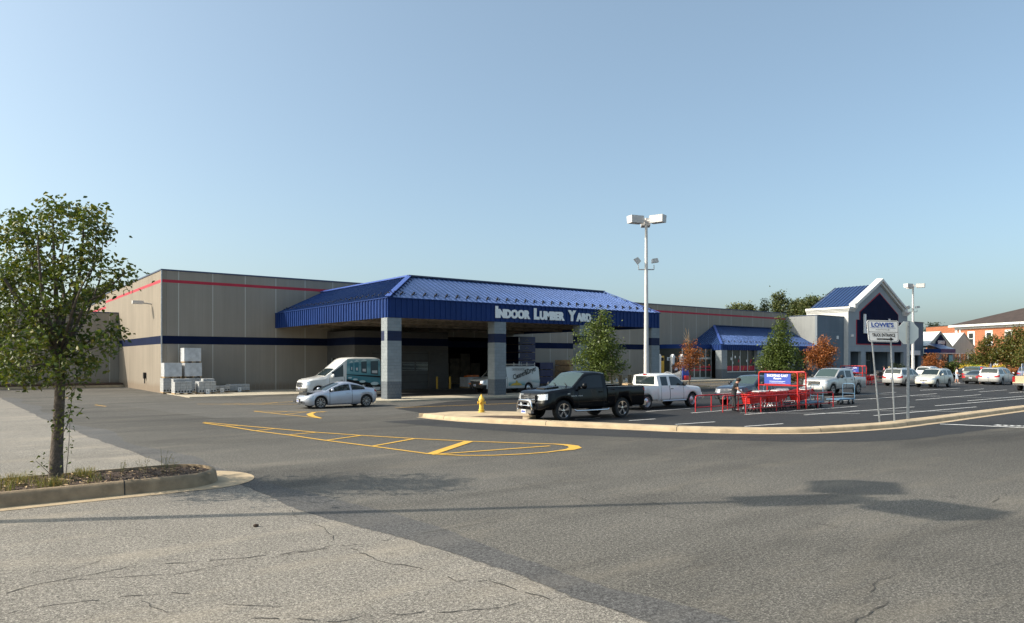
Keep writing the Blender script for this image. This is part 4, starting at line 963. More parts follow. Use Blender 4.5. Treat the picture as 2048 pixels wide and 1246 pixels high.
# ---- pickups ----
def pickup(label, X, Y, heading, col, cab=3.1, L=5.5, W=.98, R=.41, wb=(1.0, 4.25), hood=1.17, belt=1.2, roof=1.9, doors=((1.75,2.95),), win=((1.62,2.95),), sc=1.0, rim='spoke', nsp=5, rr=.66, chrome=True, group=None, ws=(1.5,2.2), sill=.45, rimm=None, bumpm=None, name='pickup_truck', hdl=None, rz=0, bcol=None, rwin=True):
    r = vehicle(name, label, 'pickup truck', X, Y, L, W, heading, group, sc, rz); pm = PT[col]
    P = dict(L=cab, L0=L, W=W, R=R, wheels=wb, zs=[(0,sill),(cab,sill)], zb=[(0,hood-.17),(.1,hood-.12),(.5,hood-.06),(1.4,hood),(1.75,belt),(cab,belt+.02)],
             zu=[(0,hood-.14),(.12,hood-.05),(.5,hood+.02),(ws[0]-.05,hood+.1),(ws[0],hood+.12),(ws[1]-.12,roof-.09),(ws[1]+.1,roof-.02),(ws[1]+.45,roof),(cab-.25,roof-.01),(cab,roof-.06)], wr=W*.79, ws=(ws[0],ws[1]-.02), glass=(MT['glassK'] if col == 'black' else MT['glass']), wsglass=MT['glassW'],
             doors=list(doors), win=list(win), paint=pm, nose=(.42,3.6), flat_tail=True, hl=((4,),W*.5,W*.93,.4), grille=((3,4),W*.47), grillem=MT['black'], bump=((0,1,2),.3,bumpm or pm), ndx=[(.4,-.05),(.7,-.04),(.75,.02),(hood,.1)],
             T=[0,.1,.3,.52,.62,1], YF=[.94,.99,1,1,.99,.955])
    P['T'] = [0,.1,.28,.44,.64,1]; ob, pt = shell(r, P)
    # bed
    mb = MB(); x0 = cab+.035; z1 = belt+.06; ra = R*1.16; xs = [x0, wb[1]-ra-.004] + [wb[1]-ra*cos(pi*k/12) for k in range(13)] + [wb[1]+ra+.004, L-.12, L]
    vs = []
    for x in xs:
        d = abs(x-wb[1]); zb_ = sill+.04
        if d <= ra: zb_ = R+sqrt(max(0, ra*ra-d*d))
        zb_ = max(zb_, sill+.04)
        q = [(W*.95, zb_), (W, zb_+.08), (W, (zb_+z1)/2+.1), (W*.985, z1-.08), (W*.96, z1), (W*.86, z1), (W*.85, z1-.45)]
        vs.append([(x-L/2, y, z) for y, z in q])
    n = 7
    for s in (1, -1):
        V = [(a, s*b, c) for row in vs for a, b, c in row]
        mb.add(V, [(i*n+k, (i+1)*n+k, (i+1)*n+k+1, i*n+k+1) for i in range(len(xs)-1) for k in range(n-1)], pm)
        mb.add([(x0-L/2, s*W*.5, sill), (x0-L/2, s*W*.96, sill+.04), (x0-L/2, s*W*.96, z1), (x0-L/2, 0, z1), (x0-L/2, 0, sill)], [(0,1,2,3,4)], MT['black'])
    mb.box(x0-L/2, L/2-.05, -W*.85, W*.85, z1-.5, z1-.45, MT['black']); mb.box(x0-L/2, L/2-.3, -W*.6, W*.6, sill-.05, z1-.5, MT['black'])
    bed = mb.build('truck_bed', r, smooth=35)
    mb = MB(); mb.box(L/2-.07, L/2+.0, -W*.8, W*.8, sill+.18, z1, bcol or pm); mb.box(L/2, L/2+.012, -.12, .12, z1-.22, z1-.14, MT['black']); mb.build('tailgate', r)
    for s in (-1, 1):
        mb = MB(); y0, y1 = sorted((s*W*.82, s*W*.99)); mb.box(L/2-.06, L/2+.015, y0, y1, z1-.5, z1-.06, MT['taill']); mb.box(L/2-.07, L/2, y0, y1, sill+.1, z1-.5, pm); mb.build('taillight', r)
    mb = MB(); bm_ = MT['chrome'] if chrome else MT['black']; mb.box(L/2-.02, L/2+.16, -W*.95, W*.95, sill+.02, sill+.2, bm_); mb.build('rear_bumper', r)
    plate(r, L+.165, sill+.1, L)
    wheels(r, wb, W, R, .27, rim=rim, L=L, nsp=nsp, rr=rr, rimm=rimm); mirrors(r, ws[0]+.35, W, belt+.1, MT['black'] if col != 'black' else PT['black'], L, .27)
    handles(r, hdl or [d[1]-.25 for d in doors], W*.985, belt-.12, L, MT['black'] if col != 'black' else PT['black'])
    if rwin:
        mb = MB(); mb.box(cab-L/2, cab-L/2+.012, -W*.66, W*.66, belt+.12, roof-.12, MT['glass']); mb.build('rear_window', r)
    return r, L
BK, L_ = pickup('glossy black regular-cab pickup with chrome wheels and front push bar, beside the hydrant', 19.08, 22.3, -1, 'black', sc=1.1, cab=3.15, L=5.2, R=.40, wb=(.98, 4.02), hood=1.17, roof=1.88, belt=1.2, doors=[(1.68,2.98)], win=[(1.6,2.95)], rimm=MT['chrome'], rr=.7, rz=radians(-3))
h = -L_/2
mb = MB()
for z in (.70, .76, .82, .88, .94): mb.box(h-.02, h+.04, -.42, .42, z, z+.02, MT['silverm'])
mb.box(h-.035, h+.05, -.03, .03, .66, 1.0, MT['chrome']); mb.box(h-.03, h+.05, -.45, .45, .815, .845, MT['chrome']); mb.box(h-.03,h+.06,-.47,-.43,.66,1.0,PT['black']); mb.box(h-.03,h+.06,.43,.47,.66,1.0,PT['black'])
mb.build('grille_bars', BK)
mb = MB(); mb.tube([(h-.1,-.42,.34),(h-.2,-.46,.5),(h-.2,-.42,.72),(h-.2,-.34,.8),(h-.2,.34,.8),(h-.2,.42,.72),(h-.2,.46,.5),(h-.1,.42,.34)], .04, MT['chrome'], 10)
mb.box(h-.24, h-.1, -.46, .46, .32, .46, MT['chrome']); mb.tube([(h-.2,-.4,.6),(h-.2,.4,.6)], .02, MT['chrome']); mb.build('bull_bar', BK, smooth=40)
for y in (-.24, .24):
    mb = MB(); mb.lathe([(.001,-.06),(.085,-.05),(.09,0),(.07,.05)], MT['black'], 14, (h-.14,y,.64), 'x'); mb.lathe([(.001,-.065),(.08,-.055)], MT['lens'], 14, (h-.14,y,.64), 'x'); mb.build('spot_lamp', BK, smooth=50)
plate(BK, -.25, .38, L_)
for s in (-1, 1):
    mb = MB(); mb.lathe([(.001,-.03),(.06,-.02),(.06,.03)], MT['lens'], 12, (h+.07,s*.72,.56), 'x'); mb.build('fog_lamp', BK, smooth=50)
    mb = MB(); mb.tube([(1.45+h,s*1.0,.42),(1.5+h,s*1.05,.38),(3.1+h,s*1.05,.38),(3.2+h,s*1.0,.42)], .035, MT['chrome'], 8); mb.build('side_step', BK, smooth=50)
    mb = MB(); put_text(mb, 'RAM 1500', (h+1.32 if s < 0 else h+1.95, s*.985, .93), (1 if s < 0 else -1,0,0), (0,0,1), .55, .045, MT['white']); mb.box(h+1.12,h+1.24,min(s*.97,s*.99),max(s*.97,s*.99),1.02,1.06,MT['silverm']); mb.build('badge', BK)
    mb = MB(); mb.box(h+.12,h+.22,min(s*.80,s*.90),max(s*.8,s*.9),.80,.90,MT['amber']); 
mb = MB(); mb.ext([(.55,1.2),(.65,1.27),(1.2,1.31),(1.25,1.25)], (h,-.3,0), (1,0,0), (0,0,1), (0,.6,0), PT['black']); mb.box(h+.56,h+.62,-.26,.26,1.205,1.25,MT['gap']); mb.build('hood_scoop', BK, smooth=40)
mb = MB(); mb.bar((h+1.45,-.5,1.33),(h+1.7,-.05,1.45),.03,.02,MT['black']); mb.bar((h+1.45,.2,1.33),(h+1.7,.62,1.44),.03,.02,MT['black']); mb.build('wiper', BK)
mb = MB(); mb.box(3.2+h, 5.12+h, -.93, -.84, 1.262, 1.275, MT['silverm']); mb.box(3.2+h,5.12+h,.84,.93,1.262,1.275,MT['silverm']); mb.build('bed_rail_cap', BK)
SV, L_ = pickup('white extended-cab pickup facing right, parked behind the black pickup', 32.7, 24.9, 1, 'white', cab=3.75, L=5.8, R=.39, wb=(.98, 4.63), hood=1.12, roof=1.83, belt=1.16, doors=[(1.75,2.85),(2.87,3.55)], win=[(1.62,2.78),(2.98,3.5)], hdl=[2.62], rim='steel')
h = -L_/2
mb = MB(); mb.box(h-.06,h+.1,-.9,.9,.45,.66,MT['chrome']); mb.build('chrome_bumper', SV)
for s in (-1,1):
    mb = MB(); mb.tube([(1.6+h,s*1.0,.42),(3.5+h,s*1.0,.42)], .045, MT['silverm']); mb.build('side_step', SV)
mb = MB(); mb.box(h+4.3,h+4.7,-.75,-.35,.85,1.32,MT['wood']); mb.build('cargo_box', SV)
mb = MB(); mb.box(h+3.7,h+3.78,-.12,.12,1.77,1.82,MT['taill']); mb.build('brake_lamp', SV)
F1, L_ = pickup('silver crew-cab pickup facing left, behind the blue flatbed cart', 48.6, 26.5, -1, 'grey', cab=3.95, L=5.7, R=.40, wb=(.95, 4.6), hood=1.2, roof=1.92, belt=1.22, doors=[(1.7,2.75),(2.77,3.7)], win=[(1.58,2.68),(2.83,3.62)], nsp=5)
h = -L_/2
mb = MB()
for z in (.80,.88,.96): mb.box(h-.02,h+.03,-.42,.42,z,z+.025,MT['silverm'])
mb.build('grille_bars', F1)
NV_, L_ = pickup('dark navy pickup facing left, parked behind the red cart corral', 33.6, 23.2, -1, 'navy', cab=3.1, L=5.2, R=.36, W=.92, wb=(.9, 3.95), hood=1.08, roof=1.68, belt=1.1, doors=[(1.6,2.9)], win=[(1.5,2.85)], sill=.38, bumpm=MT['chrome'], rim='steel')
h = -L_/2
mb = MB()
for z in (.70,.78,.86): mb.box(h-.02,h+.03,-.4,.4,z,z+.04,MT['silverm'])
mb.build('grille_bars', NV_)
TN, L_ = pickup('tan pickup with its tailgate towards the camera, cut by the right photo edge', 74.2, 19.6, 1, 'tan', cab=3.1, L=5.4, R=.40, wb=(.98,4.2), hood=1.15, roof=1.85, belt=1.18, doors=[(1.7,2.95)], win=[(1.6,2.9)])
# ---- vans ----
def van(label, X, Y, kind, sc=1.0):
    if kind == 'high':
        L, W = 5.75, 1.02
        P = dict(L=L, W=W, R=.37, wheels=(.98, 4.7), zs=[(0,.42),(.4,.36),(L-.2,.36),(L,.45)], zb=[(0,1.0),(.08,1.07),(.5,1.16),(1.3,1.22),(1.7,1.3),(L,1.36)],
                 zu=[(0,1.03),(.1,1.14),(.5,1.26),(1.45,1.42),(1.55,1.46),(2.15,1.92),(2.25,2.0),(2.95,2.58),(3.15,2.68),(3.5,2.72),(L-.4,2.72),(L-.15,2.66),(L,2.5)], wr=.97, ws=(1.52,2.17), doors=[(1.75,2.85)], win=[(1.95,2.78)],
                 paint=PT['white'], nose=(.5,3.2), tail=(.2,4), hl=((4,),.56,.98,.45), grille=((3,4),.50), grillem=MT['black'], bump=((0,1),.25,MT['doorg']), T=[0,.14,.34,.44,.62,1], YF=[.94,.99,1,1,1,.985], ndx=[(.4,-.03),(.8,0),(1.2,.1)])
    else:
        L, W = 5.7, 1.0
        P = dict(L=L, W=W, R=.36, wheels=(1.0, 4.5), zs=[(0,.42),(.4,.34),(L-.2,.34),(L,.45)], zb=[(0,.92),(.08,.98),(.5,1.06),(1.2,1.12),(1.6,1.18),(L,1.22)],
                 zu=[(0,.95),(.1,1.03),(.5,1.12),(1.15,1.2),(1.2,1.22),(1.95,1.93),(2.3,2.04),(2.8,2.08),(L-.4,2.08),(L-.15,2.0),(L,1.8)], wr=.88, ws=(1.2,1.93), doors=[(1.35,2.35)], win=[(1.5,2.3)],
                 paint=PT['white'], nose=(.45,3.6), tail=(.2,4), hl=((4,),.56,.98,.35), grille=((3,4),.58), grillem=MT['black'], bump=((0,1,2),.4,MT['black']), T=[0,.14,.34,.44,.62,1], YF=[.94,.99,1,1,1,.98], ndx=[(.4,-.03),(.8,0),(1.1,.08)])
    r = vehicle('cargo_van', label, 'van', X, Y, L, W, -1, None, sc); ob, pt = shell(r, P)
    wheels(r, P['wheels'], W, P['R'], .25, rim='steel', L=L); mirrors(r, 1.95, W, 1.4, PT['white'], L, .32); plate(r, -.03, .62, L); handles(r, [2.55 if kind == 'high' else 2.1], W, 1.14, L, MT['black'])
    return r, L, W, P
VN, L_, W_, P_ = van('white high-roof van with a teal washroom picture on its side, left of the first pillar', 18.55, 46.8, 'high')
h = -L_/2
mb = MB()
for y in (-.42,-.2,.2,.42): mb.box(h-.02,h+.03,y-.04,y+.04,.72,1.0,MT['silverm'])
mb.lathe([(.001,-.03),(.09,-.02),(.09,.0)], MT['chrome'], 14, (h,0,.86), 'x'); mb.build('grille_bars', VN)
m, t, b = newmat('van_wrap_teal'); b.inputs['Roughness'].default_value = .3
tc = N(t, 'ShaderNodeTexCoord').outputs['Object']; sp = N(t, 'ShaderNodeSeparateXYZ'); t.links.new(tc, sp.inputs[0])
c = ramp(t, math_(t, 'MULTIPLY', sp.outputs[2], .37), [(.30, (.006,.008,.01)), (.42, (.02,.09,.12)), (.56, (.08,.28,.33)), (.70, (.22,.42,.46)), (.82, (.07,.25,.31)), (.93, (.25,.42,.45)), (1.0, (.65,.68,.68))])
c = mixc(t, c, (.05,.2,.26), ramp(t, noise(t, tc, 1.8, 3), [(.45, 0), (.7, .5)])); t.links.new(c, b.inputs['Base Color']); WR = m
def wrapq(mb, pts, m, o=.03):
    mb.add([(h+x, -(W_+ o - max(0, z-.7)*.033), z) for x, z in pts], [tuple(range(len(pts)))], m)
mb = MB(); wrapq(mb, [(3.0,1.32),(3.0,.75),(4.2,.75),(4.25,.86),(4.45,.98),(4.7,1.02),(4.95,.98),(5.15,.86),(5.2,.62),(5.62,.62),(5.62,2.5),(5.4,2.62),(3.05,2.62)], WR)
WG = mb.build('side_graphic', VN); mb = MB(); dk = M('mirror_dark', (.03,.06,.075), .3); tl_ = M('sink_pale', (.55,.66,.66), .4)
for k, (x0, x1, z0, z1) in enumerate(((3.25,3.5,1.75,2.3),(3.62,3.93,1.7,2.36),(4.12,4.55,1.62,2.42),(4.85,5.45,1.5,2.45))):
    wrapq(mb, [(x0,z0+.03),(x1,z0-.03),(x1,z1+.03),(x0,z1)], dk if k > 1 else M('mirror_teal', (.03,.16,.22), .3), .04); wrapq(mb, [(x0+.1,z0+.12),(x1-.08,z0+.1),(x1-.08,z0+.3),(x0+.1,z0+.3)], MT['plate'], .045)
    wrapq(mb, [(x0-.06,z1+.04),(x1+.02,z1+.08),((x0+x1)/2,z1+.2)], tl_, .041)
for x, z, rx_, rz_ in ((3.25,1.36,.16,.05),(3.65,1.24,.19,.065),(4.2,1.08,.24,.085),(5.15,.92,.32,.12)):
    wrapq(mb, [(x+rx_*cos(a*pi/8), z-.06+rz_*sin(a*pi/8)) for a in range(16)], tl_, .04)
wrapq(mb, [(3.0,1.3),(3.0,1.05),(5.2,.62),(5.62,.62),(5.62,1.05)], MT['gap'], .034)
wrapq(mb, [(3.0,1.42),(3.0,1.22),(5.62,.78),(5.62,1.22)], M('counter_teal', (.04,.2,.25), .3), .036); wrapq(mb, [(3.0,1.55),(3.0,1.5),(5.62,1.28),(5.62,1.4)], MT['gap'], .038)
mb.build('graphic_picture', WG)
CV, L_, W_, P_ = van('white cleaning van with a ladder rack, half hidden behind the second pillar', 31.3, 44.1, 'std')
h = -L_/2
mb = MB(); cy = -1
def vq(mb, pts, m, o=.025):
    for (x, z) in pts: pass
    mb.add([(h+x, -(W_ + o - max(0, z-1.2)*.13), z) for x, z in pts], [tuple(range(len(pts)))], m)
m, t, b = newmat('van_wave_teal'); tc = N(t, 'ShaderNodeTexCoord').outputs['Object']; sp = N(t, 'ShaderNodeSeparateXYZ'); t.links.new(tc, sp.inputs[0])
t.links.new(ramp(t, math_(t, 'ADD', sp.outputs[2], math_(t, 'MULTIPLY', noise(t, tc, 3, 3), .2)), [(.62, (.02,.25,.27)), (1.0, (.62,.70,.68))]), b.inputs['Base Color'])
vq(mb, [(2.45,.55),(4.05,.55),(4.12,.8),(4.3,.9),(4.5,.93),(4.7,.9),(4.9,.78),(5.6,.72),(5.6,.98),(2.45,.86)], m, .02)
WV = mb.build('side_graphic', CV)
mb = MB(); al = radians(17); put_text(mb, 'Cleaner&Dryer', (h+2.95, -(W_+.03), 1.0), (cos(al),0,sin(al)), (-sin(al),0.0,cos(al)), 2.45, .40, MT['gap'], .012)
for i, v in enumerate(mb.v): mb.v[i] = (v[0], -(W_+.04-max(0, v[2]-1.2)*.10), v[2])
vq(mb, [(2.8,1.86),(4.1,1.86),(4.1,1.875),(2.8,1.875)], MT['doorg'], .05); vq(mb, [(2.8,1.74),(4.2,1.74),(4.2,1.755),(2.8,1.755)], MT['doorg'], .05)
for k in range(7): vq(mb, [(2.9+k*.17,1.80),(3.0+k*.17,1.80),(3.0+k*.17,1.83),(2.9+k*.17,1.83)], MT['doorg'], .05)
mb.build('side_lettering', CV)
mb = MB(); vq(mb, [(2.6,.56),(3.8,.56),(3.6,.72),(3.35,.78),(3.3,.95),(3.2,.95),(3.15,.78),(2.8,.7)], MT['hydr'], .03); mb.build('flower_graphic', WV)
mb = MB()
for x in (3.1, 4.4, 5.2): mb.tube([(h+x,-.85,2.05),(h+x,-.85,2.35)], .025, MT['white']); mb.tube([(h+x,.85,2.05),(h+x,.85,2.35)], .025, MT['white']); mb.tube([(h+x,-.85,2.2),(h+x,.85,2.2)], .025, MT['white'])
for y in (-.85,.85): mb.tube([(h+3.1,y,2.2),(h+5.2,y,2.2)], .025, MT['white'])
mb.build('ladder_rack', CV)
mb = MB(); mb.box(h-.02,h+.03,.56,.86,.68,.76,MT['amber']); mb.box(h-.02,h+.03,-.86,-.56,.68,.76,MT['amber']); mb.build('turn_signal', CV)
# ---- wagons, minivans, suv, sedan ----
def wagon(name, label, cat, X, Y, heading, col, style, group='cars parked in the rows near the entrance', rz=0, sc=1.0):
    sp_ = {'minivan': dict(L=5.0, W=.98, H=1.73, hood=.95, belt=1.05, ws=(1.05,2.0), hb=.85, wh=(1.0,4.0), R=.34, sill=.24, wr=.74, doors=[(1.45,2.45),(2.47,3.5)], win=[(1.5,2.4),(2.5,3.45),(3.6,4.6)]),
           'suv': dict(L=4.45, W=.91, H=1.70, hood=1.02, belt=1.08, ws=(1.2,1.85), hb=.92, wh=(.85,3.45), R=.36, sill=.32, wr=.70, doors=[(1.35,2.3),(2.32,3.15)], win=[(1.45,2.25),(2.35,3.05),(3.2,4.0)]),
           'sedan': dict(L=4.75, W=.89, H=1.40, hood=.84, belt=.93, ws=(1.35,2.15), hb=.78, wh=(.95,3.65), R=.33, sill=.22, wr=.60, doors=[(1.6,2.55),(2.57,3.4)], win=[(1.6,2.5),(2.6,3.4)])}[style]
    q = sp_; L, W = q['L'], q['W']; H = q['H']; r = vehicle(name, label, cat, X, Y, L, W, heading, group, sc, rz)
    if style == 'sedan': zu = [(0,.58),(.1,.68),(.6,.8),(1.3,.92),(1.35,.94),(2.1,H-.06),(2.4,H),(2.9,H-.01),(3.2,H-.08),(3.95,1.03),(4.2,1.0),(4.65,.96),(4.75,.86)]; rw = (3.25,3.95); zbl = [(0,.56),(.1,.64),(.6,.74),(1.5,.85),(2.5,.92),(4.0,.95),(4.65,.93),(4.75,.83)]
    else:
        b_ = q['belt']; w0, w1 = q['ws']; zu = [(0,q['hb']-.1),(.1,q['hb']),(.5,q['hood']),(w0-.05,q['hood']+.12),(w0,q['hood']+.14),(w1-.1,H-.1),(w1+.25,H-.01),(w1+1,H+.01),(L-.6,H-.02),(L-.42,H-.06),(L-.12,b_+.12),(L-.08,b_+.03),(L,b_-.1)]; rw = (L-.4,L-.14)
        zbl = [(0,q['hb']-.13),(.1,q['hb']-.05),(.6,q['hood']-.06),(w0,q['hood']),(w0+.5,b_),(L-.15,b_+.03),(L,b_-.15)]
    P = dict(L=L, W=W, R=q['R'], wheels=q['wh'], zs=[(0,q['sill']+.06),(.3,q['sill']),(L-.3,q['sill']),(L,q['sill']+.12)], zb=zbl, zu=zu, wr=q['wr'], ws=q['ws'], rw=rw, doors=q['doors'], win=q['win'], paint=PT[col], nose=(.55,2.8), tail=(.32,4.2),
             hl=((4,),W*.5,W*.95,.5), grille=((3,),.38), tl=((4,) if style != 'sedan' else (3,4), W*.6, W*1.0, .22), bump=((0,1,2),.1,PT[col]), ndx=[(.3,.04),(.5,0),(.8,.08)], tdx=[(.3,.02),(.6,-.02),(1.0,.03)], T=[0,.12,.34,.56,.80,1] if style == 'sedan' else [0,.1,.3,.5,.72,1])
    shell(r, P); wheels(r, q['wh'], W, q['R'], .22, L=L, nsp=7, rr=.68); mirrors(r, q['ws'][0]+.45, W*.97, q['belt']+.08, PT[col], L, .2); plate(r, L+.02, q['belt']-.28, L); plate(r, -.03, .48, L)
    if style != 'sedan':
        mb = MB()
        for s in (-1, 1): mb.tube([(q['ws'][1]+.5-L/2, s*(q['wr']-.08), H+.05), (L-.8-L/2, s*(q['wr']-.08), H+.05)], .02, MT['silverm'], 6)
        mb.build('roof_rail', r)
    return r
wagon('minivan', 'silver minivan with its rear to the camera, between the two sign posts', 'minivan', 75.9, 31.2, 1, 'grey', 'minivan')
wagon('suv', 'pale silver SUV facing left, right of the stop sign post', 'suv', 69.9, 28.0, -1, 'cream', 'suv')
wagon('suv', 'small white SUV seen from behind, beyond the SUV that faces left', 'suv', 97.0, 37.5, 1, 'white', 'suv')
wagon('sedan', 'dark grey sedan with open trunk area towards the camera, between two standing people', 'sedan', 89.0, 29.3, 1, 'dkgrey', 'sedan')
wagon('minivan', 'silver minivan seen from behind, left of the tan pickup', 'minivan', 87.3, 26.9, 1, 'grey', 'minivan')
wagon('minivan', 'dark green van mostly hidden behind the man in the red cap', 'minivan', 97.0, 32.0, 1, 'green', 'minivan')
wagon('sedan', 'dark sedan far back, in front of the orange tree beside the greenhouse', 'sedan', 101.5, 41.5, -1, 'black', 'sedan')
wagon('sedan', 'black sedan far back in front of the greenhouse glazing', 'sedan', 106.5, 38.7, -1, 'black', 'sedan')
wagon('sedan', 'blue sedan far back right of the small white SUV', 'sedan', 104.0, 43.6, 1, 'blue', 'sedan')
wagon('suv', 'dark blue SUV behind the silver minivan and tan pickup', 'suv', 104.0, 29.0, 1, 'blue', 'suv')
# ================= lamps, signs, hydrant =================
def lamp(loc, H, label, floods=True, rz=0.3, r0=.17, hs=1.0):
    r = empty('parking_lot_lamp', loc, rz, label, 'lamp post', 'tall three-headed lamp posts of the parking lot')
    mb = MB(); mb.tube([(0,0,.0),(0,0,.75)], [.28,.26], MT['kerb2'], 16); mb.build('concrete_base', r, smooth=40)
    mb = MB(); mb.tube([(0,0,.7),(0,0,H-.1)], [r0, r0*.48], MT['lampp'], 16); mb.build('pole', r, smooth=40)
    for k in range(3):
        a = radians(30+120*k); mb = MB(); mb.T = Matrix.Rotation(a, 4, 'Z') @ Matrix.Translation((0,0,H)) @ Matrix.Scale(hs, 4) @ Matrix.Translation((0,0,-H))
        mb.bar((.05,0,H-.28),(.45,0,H-.28),.1,.1,MT['lampp'])
        vs = [(.38,-.29,H-.50),(1.26,-.29,H-.50),(1.26,.29,H-.50),(.38,.29,H-.50),(.36,-.31,H-.03),(1.28,-.31,H-.03),(1.28,.31,H-.03),(.36,.31,H-.03)]
        mb.add(vs, [(3,2,1,0),(4,5,6,7),(0,1,5,4),(1,2,6,5),(2,3,7,6),(3,0,4,7)], MT['lampp'])
        hd = mb.build('lamp_head', r); mb2 = MB(); mb2.T = mb.T; mb2.box(.46,1.18,-.22,.22,H-.51,H-.501,MT['plate']); mb2.build('lens', hd)
    if floods:
        TB = Matrix.Rotation(radians(-37.7)-rz, 4, 'Z'); mb = MB(); mb.T = TB; mb.tube([(-.5,0,H*.71),(.5,0,H*.71)], .035, MT['galv']); mb.tube([(-.5,0,H*.71),(-.52,0,H*.735)], .03, MT['galv']); mb.tube([(.5,0,H*.71),(.5,0,H*.735)], .03, MT['galv']); mb.build('flood_bracket', r)
        for s_, tl in ((-1, .9), (1, .15)):
            mb = MB(); mb.T = TB @ Matrix.Translation((s_*.55, 0, H*.76)) @ Matrix.Rotation(tl*-s_, 4, 'Y'); mb.ext([(-.22,-.15),(.22,-.15),(.17,.11),(-.17,.11)], (0,-.18,0), (1,0,0), (0,0,1), (0,.36,0), MT['galv']); mb.build('flood_light', r)
    return r
lamp((*AT(1292.5, 46.5), 0), 11.85, 'tall white lamp post rising behind the white extended-cab pickup', rz=radians(15))
lamp((*AT(1826, 88.5), 0), 11.9, 'white lamp post farther off, rising behind the stop sign', rz=radians(15), r0=.2)
lamp((-2.5, 15.85, .2), 14.0, 'white lamp post standing on the left kerbed island, casting the long shadow', False, rz=0, r0=.15, hs=1.55)
# truck entrance sign
bx = G(1774.5, 842.5, .16); r = empty('road_sign', (*bx, .16), VA-pi/2, 'leaning white sign with blue and black writing and arrow on two steel posts', 'sign')
sc_ = (CH-.16)/(842.5-HZ)   # metres per photo pixel at the post feet
def sx(px): return (px-1774.5)*sc_
def szz(py): return (842.5-py)*sc_
for (a, b) in (((1759.5,843.5),(1741,650)),((1789,841),(1780,648))):
    mb = MB(); p = (sx(a[0]),0,szz(a[1])-.05); q = (sx(b[0]),0,szz(b[1])); mb.bar(p, q, .055, .04, MT['galv']); mb.bar((p[0],-.02,p[2]),(q[0],-.02,q[2]), .025, .03, MT['galv']); mb.build('post', r)
TLp, TRp, BRp, BLp = [Vector((sx(x), -.06, szz(y))) for x, y in ((1731.8,640),(1795.6,641.6),(1796,684.6),(1736,683.6))]
def sp_at(u, v): return (BLp*(1-u)+BRp*u)*(1-v) + (TLp*(1-u)+TRp*u)*v
def rrect(u0, u1, v0, v1, r_, asp):
    o = []
    for cx_, cy_, a0 in ((u1-r_, v1-r_*asp, 0), (u0+r_, v1-r_*asp, 90), (u0+r_, v0+r_*asp, 180), (u1-r_, v0+r_*asp, 270)):
        for k in range(5): a = radians(a0+k*22.5); o.append((cx_+r_*cos(a), cy_+r_*asp*sin(a)))
    return o
def patch(mb, poly, dy, m, th=0):
    P_ = [sp_at(u, v)+Vector((0,-dy,0)) for u, v in poly]; n = len(P_)
    if th: mb.add(P_+[p+Vector((0,th,0)) for p in P_], [tuple(range(n)), tuple(range(2*n-1,n-1,-1))]+[(i,n+i,n+(i+1)%n,(i+1)%n) for i in range(n)], m)
    else: mb.add(P_, [tuple(range(n))], m)
mb = MB(); patch(mb, rrect(0,1,0,1,.07,1.45), 0, MT['white'], .02); pnl = mb.build('sign_panel', r)
mb = MB(); o_ = rrect(.02,.98,.03,.97,.06,1.45); i_ = rrect(.032,.968,.048,.952,.055,1.45); n = len(o_)
P_ = [sp_at(u, v)+Vector((0,-.004,0)) for u, v in o_+i_]; mb.add(P_, [(k,(k+1)%n,n+(k+1)%n,n+k) for k in range(n)], MT['gap'])
patch(mb, [(.03,.452),(.97,.452),(.97,.468),(.03,.468)], .005, MT['gap']); patch(mb, [(.09,.645),(.90,.645),(.90,.66),(.09,.66)], .005, MT['lowblue'])
patch(mb, [(.26,.555),(.66,.555),(.66,.535),(.71,.563),(.66,.59),(.66,.57),(.26,.57)], .005, MT['gap'])
patch(mb, [(.27,.105),(.72,.105),(.72,.045),(.83,.135),(.72,.225),(.72,.165),(.27,.165)], .005, MT['gap']); mb.build('border_and_arrows', pnl)
def sign_text(s, u0, u1, v0, v1, m, bold, dy=.006):
    vs, fs = text_mesh(s, 1, bold); x0 = min(v[0] for v in vs); x1 = max(v[0] for v in vs); y0 = min(v[1] for v in vs); y1 = max(v[1] for v in vs); mb = MB()
    mb.add([sp_at(u0+(u1-u0)*(v[0]-x0)/(x1-x0), v0+(v1-v0)*(v[1]-y0)/(y1-y0))+Vector((0,-dy,0)) for v in vs], fs, m); mb.build('lettering', pnl)
sign_text("LOWE'S", .13, .84, .69, .90, MT['lowblue'], .035); sign_text('TRUCK ENTRANCE', .13, .88, .245, .40, MT['gap'], .03)
# stop sign seen from behind
bx = G(1816, 838.5, .16); r = empty('road_sign', (*bx, .16), VA-pi/2+.12, 'back of an octagonal stop sign on a grey channel post, right of the leaning sign', 'sign')
sc_ = (CH-.16)/(838.5-HZ); zc = (838.5-665.5)*sc_; R8 = 22.6*sc_/cos(pi/8)*1.0
mb = MB(); oct_ = [(R8*cos(pi/8+k*pi/4), zc+R8*sin(pi/8+k*pi/4)) for k in range(8)]; mb.ext(oct_, (.04,.05,0), (1,0,0), (0,0,1), (0,.012,0), M('sign_back', (.78,.80,.75), .45, .3, var=.06)); pl_ = mb.build('sign_plate', r)
mb = MB(); mb.ext([(p[0]*.97+.04, zc+(p[1]-zc)*.97) for p in oct_], (0,.0625,0), (1,0,0), (0,0,1), (0,.002,0), MT['redp']); mb.build('red_face', pl_)
mb = MB()
mb.bar((0,.03,-.1),(.04,.03,(838.5-643)*sc_), .075, .012, MT['galv'])
for s_ in (-1,1): mb.bar((s_*.035,.01,-.1),(.04+s_*.035,.01,(838.5-643)*sc_), .012, .05, MT['galv'])
for z in (zc-.25, zc+.25): mb.box(.02,.06,-.0,.02,z-.02,z+.02,MT['black'])
mb.build('post', r)
